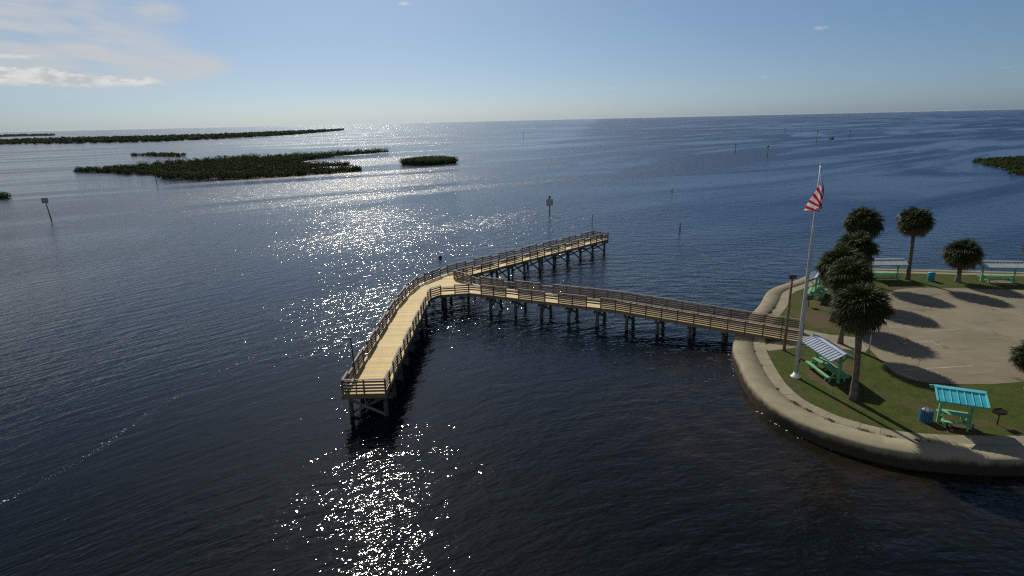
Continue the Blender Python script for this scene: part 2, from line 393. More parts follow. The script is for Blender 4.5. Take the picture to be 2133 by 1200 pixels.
def flag_mat():
    m_, k, b = mat('flag_cloth', 0.85)
    u, v, _ = k.sep(k.n('ShaderNodeTexCoord').outputs['UV'])
    st = k.m('LESS_THAN', k.m('MODULO', k.m('FLOOR', k.m('MULTIPLY', v, 12.999)), 2.0), 0.5)
    c = k.mix(st, (0.58, 0.55, 0.56), (0.40, 0.012, 0.04))
    canton = k.m('MULTIPLY', k.m('LESS_THAN', u, 0.4), k.m('GREATER_THAN', v, 6.0 / 13.0))
    su = k.m('SUBTRACT', k.m('FRACT', k.m('MULTIPLY', u, 27.5)), 0.5); sv = k.m('SUBTRACT', k.m('FRACT', k.m('MULTIPLY', v, 16.7)), 0.5)
    star = k.m('LESS_THAN', k.v('LENGTH', k.xyz(su, sv)), 0.2)
    c = k.mix(canton, c, k.mix(star, (0.02, 0.03, 0.14), (0.6, 0.6, 0.62)))
    k.l(c, b.inputs['Base Color'])
    t = k.n('ShaderNodeBsdfTranslucent'); k.l(c, t.inputs[0]); mx = k.n('ShaderNodeMixShader'); mx.inputs[0].default_value = 0.45
    out = [n_ for n_ in k.t.nodes if n_.type == 'OUTPUT_MATERIAL'][0]
    k.l(b.outputs[0], mx.inputs[1]); k.l(t.outputs[0], mx.inputs[2]); k.l(mx.outputs[0], out.inputs[0])
    return m_
M['flag'] = flag_mat()

# ------------------------------------------------------------------ water
def water_mat():
    m_, k, b = mat('sea_water', 0.055)
    p = pos(k); x, y, _ = k.sep(p)
    # crests run north-east in the west and east-west in the east: bent wave coordinate
    mm = k.m('MAXIMUM', k.m('ADD', x, 25.0), 0.0); nn = k.m('MINIMUM', mm, 50.0)
    integ = k.m('ADD', k.m('MULTIPLY', k.m('MULTIPLY', nn, nn), 0.01), k.m('SUBTRACT', mm, nn))
    phi = k.m('SUBTRACT', y, k.m('SUBTRACT', k.m('MULTIPLY', x, 0.85), k.m('MULTIPLY', integ, 0.97)))
    def slopes(scale, stretch, detail, eps, seed, rough=0.5):
        def h(du, dv):
            q = k.xyz(k.m('MULTIPLY', k.m('ADD', x, du), stretch), k.m('ADD', phi, dv), seed)
            return k.noise(q, scale, detail, rough, 0.25)
        h0 = h(0.0, 0.0)
        return k.m('DIVIDE', k.m('SUBTRACT', h(eps, 0.0), h0), eps), k.m('DIVIDE', k.m('SUBTRACT', h(0.0, eps), h0), eps), h0
    sx1, sy1, _ = slopes(0.72, 0.45, 3.0, 0.04, 0.0, 0.55)
    sx2, sy2, _ = slopes(3.2, 0.55, 2.0, 0.015, 5.0)
    mc = k.noise(k.v('MULTIPLY', p, (0.8, 1.0, 1.0)), 6.5, 1.5, 0.5, 0.0, True)
    m0, m1, _ = k.sep(mc)
    # wind: sheltered close to the shore, rougher outside, with smooth slicks drawn out along the current
    far = k.rng(k.v('LENGTH', k.xyz(k.m('ADD', x, 2.0), k.m('SUBTRACT', y, 18.0))), 6.0, 105.0)
    band = k.noise(k.xyz(k.m('MULTIPLY', k.m('ADD', k.m('MULTIPLY', x, 0.80), k.m('MULTIPLY', y, 0.60)), 0.0035), k.m('MULTIPLY', k.m('SUBTRACT', k.m('MULTIPLY', y, 0.80), k.m('MULTIPLY', x, 0.60)), 0.016), 2.0), 1.0, 5.0, 0.58, 1.6)
    gust = k.noise(p, 0.022, 4.0, 0.6, 0.5)
    bw = k.rng(band, 0.38, 0.60, 0.56, 1.06)
    lee = k.rng(k.m('SUBTRACT', x, k.m('MULTIPLY', y, 0.15)), -55.0, 15.0, 0.62, 1.12)
    wind = k.m('MULTIPLY', lee, k.m('MULTIPLY', k.m('ADD', 0.36, k.m('MULTIPLY', far, 0.47)), k.m('MULTIPLY', bw, k.rng(gust, 0.3, 0.7, 0.8, 1.15))))
    a1, a2, a3 = 0.50, 0.13, 0.58
    def tot(s1, s2, s3): 
        return k.m('MULTIPLY', wind, k.m('ADD', k.m('MULTIPLY', s1, a1), k.m('ADD', k.m('MULTIPLY', s2, a2), k.m('MULTIPLY', k.m('SUBTRACT', s3, 0.5), a3))))
    off_shore = k.rng(k.v('LENGTH', k.xyz(k.m('ADD', x, 2.0), k.m('SUBTRACT', y, 18.0))), 22.0, 150.0)
    k.l(k.m('MULTIPLY', k.m('ADD', 0.04, k.m('MULTIPLY', off_shore, k.m('MULTIPLY', 0.32, lee))), k.rng(bw, 0.56, 1.06, 0.52, 1.06)), b.inputs['Roughness'])
    nx = k.m('MULTIPLY', tot(sx1, sx2, m0), 1.35); ny = tot(sy1, sy2, m1)
    nrm = k.v('NORMALIZE', k.xyz(k.m('MULTIPLY', nx, -1.0), k.m('MULTIPLY', ny, -1.0), 1.0))
    k.l(nrm, b.inputs['Normal'])
    # body colour: dark tannin water, browner over the shallow weed near the seawall
    sh = k.rng(k.v('LENGTH', k.v('MULTIPLY', k.v('SUBTRACT', p, (23.0, 38.0, 0.0)), (0.75, 1.0, 0.0))), 7.0, 17.0, 1.0, 0.0)
    weed = k.rng(k.noise(p, 0.45, 5.0, 0.65, 0.8), 0.42, 0.66)
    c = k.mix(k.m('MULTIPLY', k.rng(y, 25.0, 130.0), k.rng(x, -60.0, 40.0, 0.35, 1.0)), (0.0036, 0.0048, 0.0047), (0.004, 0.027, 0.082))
    c = k.mix(k.m('MULTIPLY', sh, k.m('ADD', 0.35, k.m('MULTIPLY', weed, 0.65))), c, (0.019, 0.014, 0.008))
    k.l(c, b.inputs['Base Color']); b.inputs['IOR'].default_value = 1.333; b.inputs['Specular IOR Level'].default_value = 0.36
    return m_
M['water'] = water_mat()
S = 26000.0
wm = MB()
xs = [-S, -3000, -300, 0, 300, 3000, S]; ys = [-400, 0, 100, 400, 3000, 12000, S]
wm.poly([(a, b_, 0.0) for b_ in ys for a in xs], [(j * 7 + i, j * 7 + i + 1, (j + 1) * 7 + i + 1, (j + 1) * 7 + i) for j in range(6) for i in range(6)])
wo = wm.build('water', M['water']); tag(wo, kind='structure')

# ------------------------------------------------------------------ land: seawall, sidewalk, lawn, lot
Z = 1.0
WL = [(110, 59.5), (95, 62.5), (61.9, 69.3), (49, 71.9), (43.5, 72.9), (39.2, 72.2), (33.45, 67.6), (29.0, 64.0), (25.9, 59), (20.9, 51.7), (18.9, 47.5), (17.9, 43.55), (17.25, 39.6), (17.4, 36.4), (18.6, 33.5), (20.1, 31.75), (22.1, 30.35), (24.6, 29.55), (28.8, 29.1), (40, 28.7), (70, 27.6), (110, 26.5)]
wl = catmull(WL, 0.8)
prof = [(-0.25, -2.0), (-0.05, -0.1), (0.0, 0.35), (0.03, 0.70), (0.075, 0.85), (0.15, 0.935), (0.28, 0.975), (0.48, 0.995), (1.68, 1.015), (1.69, 0.9)]
# low-frequency unevenness along the wall
cols = [offset(wl, d) for d, _ in prof]
mb = MB(); vs = []; n = len(wl)
for j, (d, z) in enumerate(prof):
    for i in range(n):
        q = cols[j][i]; wob = 0.03 * math.sin(i * 0.9) + 0.03 * math.sin(i * 0.37 + 1)
        t = 1.0 if 1 < j < 7 else 0.0
        vs.append((q.x + wob * t, q.y + wob * t * 0.6, z + 0.4 * wob * t))
mb.poly(vs, [(j * n + i, j * n + i + 1, (j + 1) * n + i + 1, (j + 1) * n + i) for j in range(len(prof) - 1) for i in range(n - 1)], True)
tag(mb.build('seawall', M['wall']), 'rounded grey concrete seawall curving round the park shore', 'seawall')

inner = offset(wl, 2.62)
lawn_outline = [p for p in inner]
sheet('lawn', lawn_outline, Z, M['grass'])
# sidewalk bed and its slabs
bed = offset(wl, 1.68); bed2 = offset(wl, 2.66)
mb = MB(); mb.poly([(p.x, p.y, Z - 0.008) for p in bed] + [(p.x, p.y, Z - 0.008) for p in bed2], [(i, i + 1, n + i + 1, n + i) for i in range(n - 1)])
walk = mb.build('sidewalk', M['joint']); tag(walk, kind='structure')
arc = even(catmull(WL, 0.25), 0.35)
for k0 in range(0, len(arc) - 5, 4):
    seg = arc[k0:k0 + 5]
    ctr = seg[2]
    if ctr.x > 75: continue
    if abs(ctr.x - 23.3) < 2.2 and abs(ctr.y - 54.2) < 3.4: pass
    ext = arc[max(0, k0 - 1):k0 + 6]; off = 1 if k0 > 0 else 0
    dz = random.uniform(-0.006, 0.006)
    a = offset(ext, 1.705)[off:off + 5]; b_ = offset(ext, 2.64)[off:off + 5]
    # pull the ends in for the joints
    g = 0.014
    a[0] = a[0].lerp(a[1], g * 3); a[4] = a[4].lerp(a[3], g * 3); b_[0] = b_[0].lerp(b_[1], g * 3); b_[4] = b_[4].lerp(b_[3], g * 3)
    z1 = Z + 0.02 + dz; mb = MB(); p = [(q.x, q.y, z1) for q in a] + [(q.x, q.y, z1) for q in b_] + [(q.x, q.y, Z - 0.05) for q in a] + [(q.x, q.y, Z - 0.05) for q in b_]
    fs = [(i, i + 1, 5 + i + 1, 5 + i) for i in range(4)] + [(i + 10, i + 11, i + 1, i) for i in range(4)] + [(5 + i, 6 + i, 16 + i, 15 + i) for i in range(4)] + [(0, 5, 15, 10), (4, 14, 19, 9)]
    mb.poly(p, fs).build('slab', M['slab'], walk)

lot_o = [Vector(q) for q in ((28.75, 41.1), (29.1, 39.9), (30.2, 39.15), (33.8, 38.75), (37.0, 39.0), (110, 40.5), (110, 58.0), (55.8, 61.4), (47.2, 63.0), (43.5, 62.9), (41.2, 61.6), (38.4, 58.4), (35.0, 54.6), (31.6, 49.6), (29.9, 47.2), (29.6, 45.5), (29.2, 43.4))]
lot = sheet('parking_lot', [Vector(q) for q in catmull([tuple(v) for v in lot_o[:1]] + [tuple(v) for v in lot_o[1:5]], 0.6)] + lot_o[5:7] + catmull([tuple(v) for v in lot_o[7:]] + [tuple(lot_o[0])], 0.8)[:-1], Z + 0.012, M['lot'])
def strip(name, a, b_, wd, z, m_, parent):
    a, b_ = Vector(a), Vector(b_); d = (b_ - a).normalized(); s = Vector((-d.y, d.x)) * wd / 2
    nseg = max(2, int((b_ - a).length / 0.4)); vs = []
    for i in range(nseg + 1):
        q = a + (b_ - a) * i / nseg; k_ = random.uniform(0.6, 1.0)
        vs += [(q.x - s.x * k_, q.y - s.y * k_, z), (q.x + s.x * k_, q.y + s.y * k_, z)]
    return MB().poly(vs, [(2 * i, 2 * i + 2, 2 * i + 3, 2 * i + 1) for i in range(nseg)]).build(name, m_, parent)
for a, b_ in (((29.2, 41.45), (35.5, 41.95)), ((33.2, 46.85), (36.4, 47.3)), ((35.9, 46.3), (35.6, 47.5)), ((30.7, 44.6), (32.0, 45.1)), ((37.2, 49.6), (40.4, 50.0)), ((29.0, 41.2), (29.7, 39.6)), ((33.6, 52.4), (37.4, 52.9)), ((41.6, 43.0), (46.5, 43.4))):
    strip('painted_line', a, b_, 0.11, Z + 0.017, M['paint'], lot)
# the path from the pier to the lot, and its branch to the sidewalk
path = sheet('path', [Vector(q) for q in ((20.9, 46.7), (21.35, 45.85), (24.3, 46.6), (27.2, 46.1), (29.0, 45.2), (30.3, 46.6), (30.4, 48.4), (28.2, 49.3), (26.2, 51.1), (25.3, 51.5), (24.0, 48.2), (22.6, 47.9))], Z + 0.008, M['slab'])

# ------------------------------------------------------------------ pier
pier = empty('fishing_pier', (0, 0, 0), label='Y-shaped timber fishing pier with railings running out from the seawall', cat='pier')
DZ = 2.0
AD = Vector((0.9010, -0.4338)); AN = Vector((0.4338, 0.9010))      # access walk direction and its left normal
def apt(t, s): return AD * t + AN * s                              # along / across
A_F, A_B = 53.68, 56.66
T0, T_RAMP, T1 = -29.7, -15.0, 1.6
def deck_z(p):
    t = AD.dot(Vector((p[0], p[1]))); s = AN.dot(Vector((p[0], p[1])))
    if t > T_RAMP and A_F - 1 < s < A_B + 1: return DZ - (DZ - Z - 0.06) * (t - T_RAMP) / (T1 - T_RAMP)
    return DZ
L_CH = [(-11.86, 37.4), (-11.84, 48.0), (-11.8, 57.2), (-11.35, 62.6), (-10.72, 66.0), (-9.1, 68.75), (-7.95, 70.65)]
FL, FR = (13.0, 91.75), (15.0, 89.75)
V0 = (-6.85, 67.85)
B1 = tuple(apt(T0 - 1.1, A_B)); B1 = (-3.2, 64.4)
R_CH = [(-8.9, 37.4), (-8.85, 50.0), (-8.72, 60.05), (-7.98, 61.2), (-4.7, 61.75)]
F1 = tuple(apt(-29.7, A_F)); FE = tuple(apt(T1, A_F)); BE = tuple(apt(T1, A_B))
def clip(poly, d, lo, hi):
    def half(pl, sgn, lim):
        out = []
        for i in range(len(pl)):
            a, b_ = pl[i], pl[(i + 1) % len(pl)]; da, db = sgn * (d.dot(a) - lim), sgn * (d.dot(b_) - lim)
            if da >= 0: out.append(a)
            if (da > 0 > db) or (da < 0 < db): out.append(a.lerp(b_, da / (da - db)))
        return out
    q = half(poly, 1, lo)
    return half(q, -1, hi) if len(q) > 2 else []
regions = [
    ([Vector(q) for q in R_CH + [V0] + L_CH[::-1]], Vector((0, 1))),
    ([Vector(V0), Vector(FR), Vector(FL), Vector(L_CH[-1])], Vector((1, 1)).normalized()),
    ([Vector(R_CH[-1]), Vector(F1), Vector(FE), Vector(BE), Vector(B1), Vector(V0)], AD)]
PW, GAP, TH = 0.142, 0.007, 0.04
count = 0; rest = MB()
for ri, (poly, d) in enumerate(regions):
    lo = min(d.dot(q) for q in poly); hi = max(d.dot(q) for q in poly); s = lo
    while s < hi - 0.02:
        q = clip(poly, d, s + GAP / 2, min(s + PW - GAP / 2, hi)); s += PW
        if len(q) < 3: continue
        ar = sum(q[i].cross(q[(i + 1) % len(q)]) if hasattr(q[i], 'cross') else 0 for i in range(len(q)))
        if abs(ar) < 0.01: continue
        if ar < 0: q = q[::-1]
        # boards overrun the edge unevenly by a centimetre or two
        jz = random.uniform(-0.003, 0.003); m_ = len(q)
        vs = [(v_.x, v_.y, deck_z(v_) + jz) for v_ in q] + [(v_.x, v_.y, deck_z(v_) + jz - TH) for v_ in q]
        fs = [tuple(range(m_)), tuple(range(2 * m_ - 1, m_ - 1, -1))] + [(i, m_ + i, m_ + (i + 1) % m_, (i + 1) % m_) for i in range(m_)]
        if (ri == 0) or (ri == 1 and count < 300):
            count += 1; c = sum((Vector((v_.x, v_.y)) for v_ in q), Vector((0, 0))) / m_
            vs = [(x_ - c.x, y_ - c.y, z_ - DZ) for x_, y_, z_ in vs]
            o = MB().poly(vs, fs).build('deck_plank', M['deck'], pier); o.location = (c.x, c.y, DZ)
        else: rest.poly(vs, fs)
o = rest.build('deck_planking', M['deck'], pier); o['kind'] = 'stuff'

# railings: two tall bays (cap and four rails), one low bay (cap and two rails, open below)
def railing(pts, bay=1.5, first=0, side=1, all_tall_after=None, posts_end=True):
    P = [Vector(p) for p in pts]; segs = []
    cum = [0.0]
    for a, b_ in zip(P[:-1], P[1:]): cum.append(cum[-1] + (b_ - a).length)
    def pt(s):
        for i in range(len(P) - 1):
            if s <= cum[i + 1] + 1e-6: return P[i].lerp(P[i + 1], (s - cum[i]) / (cum[i + 1] - cum[i]))
        return P[-1]
    L = cum[-1]; nb = max(1, round(L / bay)); bl = L / nb
    q = [pt(i * bl) for i in range(nb + 1)]
    tall = [(all_tall_after is not None and i * bl > all_tall_after) or ((i + first) % 3 != 2) for i in range(nb)]
    for i in range(nb + 1):
        t = (i > 0 and tall[i - 1]) or (i < nb and tall[i])
        z0 = deck_z(q[i]); hh = 1.03 if t else 0.80
        dd = (q[min(i + 1, nb)] - q[max(i - 1, 0)]); ang = math.atan2(dd.y, dd.x)
        o = MB().box((0, 0, (hh - 0.42) / 2), (0.10, 0.10, hh + 0.42)).build('rail_post', M['rail'], pier)
        o.location = (q[i].x, q[i].y, z0); o.rotation_euler = (random.uniform(-.012, .012), random.uniform(-.012, .012), ang)
    # boards run over consecutive bays of the same kind (at most two)
    i = 0
    while i < nb:
        j = i + 1
        while j < nb and tall[j] == tall[i] and j - i < 2: j += 1
        runs = q[i:j + 1]
        t = tall[i]; hts = ((0.12, 0.305, 0.49, 0.675, 0.86) if all_tall_after else (0.16, 0.39, 0.62, 0.86)) if t else (0.40, 0.64)
        capz = 1.055 if t else 0.815
        d0 = (runs[-1] - runs[0]).normalized(); nrm = Vector((-d0.y, d0.x)) * side * 0.07
        for h in hts:
            mb = MB()
            for a, b_ in zip(runs[:-1], runs[1:]):
                mb.bar((a.x + nrm.x, a.y + nrm.y, deck_z(a) + h), (b_.x + nrm.x, b_.y + nrm.y, deck_z(b_) + h), 0.038, 0.135)
            mb.build('rail_board', M['rail'], pier)
        mb = MB()
        for a, b_ in zip(runs[:-1], runs[1:]):
            mb.bar((a.x + nrm.x * .4, a.y + nrm.y * .4, deck_z(a) + capz), (b_.x + nrm.x * .4, b_.y + nrm.y * .4, deck_z(b_) + capz), 0.15, 0.04)
        mb.build('cap_rail', M['cap'], pier)
        i = j
    # rim board under the deck edge
    mb = MB()
    for a, b_ in zip(P[:-1], P[1:]):
        nseg = max(1, int((b_ - a).length / 3.0))
        for k_ in range(nseg):
            u, v_ = a.lerp(b_, k_ / nseg), a.lerp(b_, (k_ + 1) / nseg); e = Vector((-(b_ - a).y, (b_ - a).x)).normalized() * (-side) * 0.01
            mb.bar((u.x + e.x, u.y + e.y, deck_z(u) - 0.185), (v_.x + e.x, v_.y + e.y, deck_z(v_) - 0.185), 0.05, 0.27)
    mb.build('rim_board', M['fascia'], pier)
railing(L_CH + [FL], first=1, side=-1)
railing([L_CH[0], R_CH[0]], bay=1.5, first=0, side=1)
railing(R_CH[:3] + R_CH[3:] , first=1, side=1)
railing([R_CH[-1], F1, FE], first=2, side=1, all_tall_after=13.5)
railing([V0, B1, BE], first=0, side=-1, all_tall_after=14.0)
railing([V0, FR], first=0, side=1)
railing([FL, FR], first=0, side=-1)

# bents: two piles, a cap timber sticking out past the deck, crossed braces
def bent(p, across, half, zt, braces=True):
    p = Vector(p); a = Vector(across).normalized(); piles = []
    for s_ in (-1, 1):
        q = p + a * s_ * (half - 0.25)
        lean = random.uniform(-0.04, 0.04)
        mb = MB(); mb.tube([(lean, 0, -2.0 - 0), (lean * 0.5, 0, 0.0), (0, 0, zt - 0.56)], [0.17, 0.165, 0.15], 12)
        o = mb.build('pile', M['pile'], pier); o.location = (q.x, q.y, 0)
        piles.append(q)
    e0, e1 = p - a * (half + 0.32), p + a * (half + 0.32)
    for s_ in (-0.19, 0.19):
        c = Vector((-a.y, a.x)) * s_
        MB().bar((e0.x + c.x, e0.y + c.y, zt - 0.45), (e1.x + c.x, e1.y + c.y, zt - 0.45), 0.07, 0.24).build('pile_cap', M['brace'], pier)
    if braces:
        for k_, (u, v_) in enumerate(((piles[0], piles[1]), (piles[1], piles[0]))):
            c = Vector((-a.y, a.x)) * (0.19 if k_ else -0.19)
            MB().bar((u.x + c.x, u.y + c.y, zt - 0.62), (v_.x + c.x, v_.y + c.y, 0.18), 0.06, 0.19).build('cross_brace', M['brace'], pier)
y_ = 38.0
while y_ < 61.5: bent((-10.35, y_), (1, 0), 1.48, DZ); y_ += 3.0
for q, a_, h_ in (((-9.4, 64.3), (1, -0.35), 1.9), ((-8.4, 67.7), (0.9, -0.55), 1.6), ((-6.3, 64.8), (0.5, 0.86), 2.5)): bent(q, a_, h_, DZ, False)
d45 = Vector((1, 1)).normalized(); n45 = Vector((1, -1)).normalized()
f0 = (Vector(L_CH[-1]) + Vector(V0)) / 2 + Vector((0.2, 0)); f1 = (Vector(FL) + Vector(FR)) / 2
for i in range(10): q = f1 - d45 * (0.5 + 3.0 * i); bent(q, n45, 1.38, DZ)
t_ = -28.6
while t_ < -4.5:
    q = apt(t_, (A_F + A_B) / 2); bent(q, AN, 1.49, deck_z(q), deck_z(q) > 1.5); t_ += 3.0
# stringers under the decks
for a, b_, w2 in (((-10.35, 37.6), (-10.2, 66.0), 1.1), (f0, f1, 1.0)):
    a, b_ = Vector(a), Vector(b_); nn_ = Vector((-(b_ - a).y, (b_ - a).x)).normalized()
    for s_ in (-0.5, 0, 0.5):
        c = nn_ * s_ * w2 * 1.6
        MB().bar((a.x + c.x, a.y + c.y, DZ - 0.19), (b_.x + c.x, b_.y + c.y, DZ - 0.19), 0.07, 0.26).build('stringer', M['brace'], pier)
for s_ in (A_F + 0.5, (A_F + A_B) / 2, A_B - 0.5):
    a, m_, b_ = apt(-29, s_), apt(T_RAMP, s_), apt(T1 - 0.3, s_)
    mb = MB(); mb.bar((a.x, a.y, DZ - 0.19), (m_.x, m_.y, DZ - 0.19), 0.07, 0.26); mb.bar((m_.x, m_.y, DZ - 0.19), (b_.x, b_.y, Z - 0.12), 0.07, 0.26)
    mb.build('stringer', M['brace'], pier)

# slender poles standing on the two pier heads
for (x_, y2, h_, lean, lab) in ((-11.45, 39.5, 3.3, -0.12, 'slender dark pole on the near end of the pier'), (12.7, 91.1, 3.6, 0.0, 'slender dark pole on the far end of the pier')):
    r_ = empty('pole', (x_, y2, DZ), label=lab, cat='pole', group='dark poles on the pier ends')
    MB().tube([(0, 0, 0), (lean * 0.5, 0, h_ / 2), (lean, 0, h_)], [0.055, 0.05, 0.045], 10).build('shaft', M['dark_metal'], r_)
    MB().tube([(lean, 0, h_), (lean, 0, h_ + 0.1)], [0.075, 0.06], 10).build('top_cap', M['dark_metal'], r_)
    MB().box((0, 0, 0.06), (0.2, 0.2, 0.12)).build('foot', M['dark_metal'], r_)

# ------------------------------------------------------------------ flagpole and flag
fp = empty('flagpole', (21.14, 40.71, Z), label='tall white flagpole standing in the grass beside the sidewalk', cat='flagpole')
PH = 15.6
MB().tube([(0, 0, 0.0), (0, 0, PH * 0.3), (0, 0, PH * 0.65), (0, 0, PH)], [0.15, 0.135, 0.09, 0.035], 16).build('shaft', M['pole_white'], fp)
MB().tube([(0, 0, 0.0), (0, 0, 0.06), (0, 0, 0.12), (0, 0, 0.34)], [0.36, 0.36, 0.24, 0.19], 18).build('base_collar', M['base_white'], fp)
bm = bmesh.new(); bmesh.ops.create_uvsphere(bm, u_segments=14, v_segments=9, radius=0.07)
me = bpy.data.meshes.new('finial'); bm.to_mesh(me); bm.free(); o = link('finial', me, fp, M['pole_white']); o.location = (0, 0, PH + 0.09)
MB().tube([(0.10, -0.12, 1.3), (0.11, -0.10, PH * 0.6), (0.07, -0.06, PH - 0.1)], [0.012] * 3, 5).build('halyard', M['grey_post'], fp)
MB().box((0.1, -0.16, 1.3), (0.05, 0.07, 0.2)).build('cleat', M['dark_metal'], fp)
# limp flag at half height: hoist down the pole, fly fallen and folded over itself
nu, nv = 64, 40
vs = []; uvs = []
FH = 14.5
def ip(v, tab):
    for (a, x), (b_, y) in zip(tab[:-1], tab[1:]):
        if v <= b_: t = (v - a) / (b_ - a); t = t * t * (3 - 2 * t); return x + (y - x) * t
    return tab[-1][1]
def fl(u, v):
    # u: 0 = fly edge (falls to the left) .. 1 = hoist at the pole behind; the cloth runs down-right, folds and comes back
    ex = ip(v, [(0, -0.95), (0.5, -0.46), (1, -0.08)]); ez = ip(v, [(0, -2.0), (0.5, -1.05), (1, -0.05)])
    ln = ip(v, [(0, 0.72), (0.3, 0.95), (0.7, 1.15), (1, 0.85)]); an = ip(v, [(0, 0.10), (0.25, -0.45), (0.6, -0.95), (1, -1.15)])
    f = math.sin(min(1.0, u * 1.15) * math.pi * 0.80) / math.sin(math.pi * 0.5)
    rip = 0.07 * math.sin(u * 17 + v * 6) * min(1, u * 4)
    back = max(0.0, u - 0.55) / 0.45
    x = ex * (1 - back) + 0.10 * back + ln * f * math.cos(an) * (1 - 0.6 * back)
    z = ez * (1 - 0.55 * back) - 0.35 * back * (1 - v) + ln * f * math.sin(an) * (1 - 0.75 * back) + 0.5 * back * v
    y = -0.26 + 0.16 * math.sin(u * 9 + v * 4) * (1 - back) + 0.10 * back + rip
    return x, y, FH + z
for j in range(nv + 1):
    for i in range(nu + 1): vs.append(fl(i / nu, j / nv)); uvs.append((1 - i / nu, j / nv))
fm = MB().poly(vs, [(j * (nu + 1) + i, j * (nu + 1) + i + 1, (j + 1) * (nu + 1) + i + 1, (j + 1) * (nu + 1) + i) for j in range(nv) for i in range(nu)], True).mesh('flag', M['flag'])
uvl = fm.uv_layers.new(name='UVMap')
for lp in fm.loops: uvl.data[lp.index].uv = uvs[lp.vertex_index]
fo = link('flag', fm); fo.location = (21.14, 40.71, Z); tag(fo, 'red and white striped flag hanging limp below the top of the flagpole', 'flag')

# ------------------------------------------------------------------ lamp post, bollard, sign post
lp_ = empty('lamp_post', (22.61, 45.91, Z), label='brown wooden lamp post with box floodlights next to the pier ramp', cat='lamp post')
LH = 6.3
MB().tube([(0, 0, -0.1), (0, 0, LH * .5), (0, 0, LH)], [0.12, 0.11, 0.095], 12).build('pole', M['lamp_wood'], lp_)
MB().box((0, 0, LH - 0.05), (0.5, 0.08, 0.08)).build('crossarm', M['dark_metal'], lp_)
for s_ in (-0.15, 0.15):
    MB().box((s_, -0.06, LH + 0.13), (0.24, 0.22, 0.24)).build('floodlight', M['dark_metal'], lp_)
bo = empty('bollard', (26.0, 49.75, Z), label='short brown wooden post at the land end of the pier', cat='post')
MB().box((0, 0, 0.45), (0.14, 0.14, 0.9), 0.3).build('shaft', M['lamp_wood'], bo)
MB().poly([(-.08, -.08, .9), (.08, -.08, .9), (.08, .08, .9), (-.08, .08, .9), (0, 0, .97)], [(0, 1, 4), (1, 2, 4), (2, 3, 4), (3, 0, 4), (3, 2, 1, 0)]).build('top', M['lamp_wood'], bo)
sp = empty('sign_post', (28.9, 44.6, Z), label='thin pale grey post at the corner of the parking lot', cat='post')
MB().tube([(0, 0, 0), (0, 0, 1.7)], [0.05, 0.05], 10).build('shaft', M['grey_post'], sp)
MB().tube([(0, 0, 1.7), (0, 0, 1.76)], [0.065, 0.03], 10).build('top', M['grey_post'], sp)

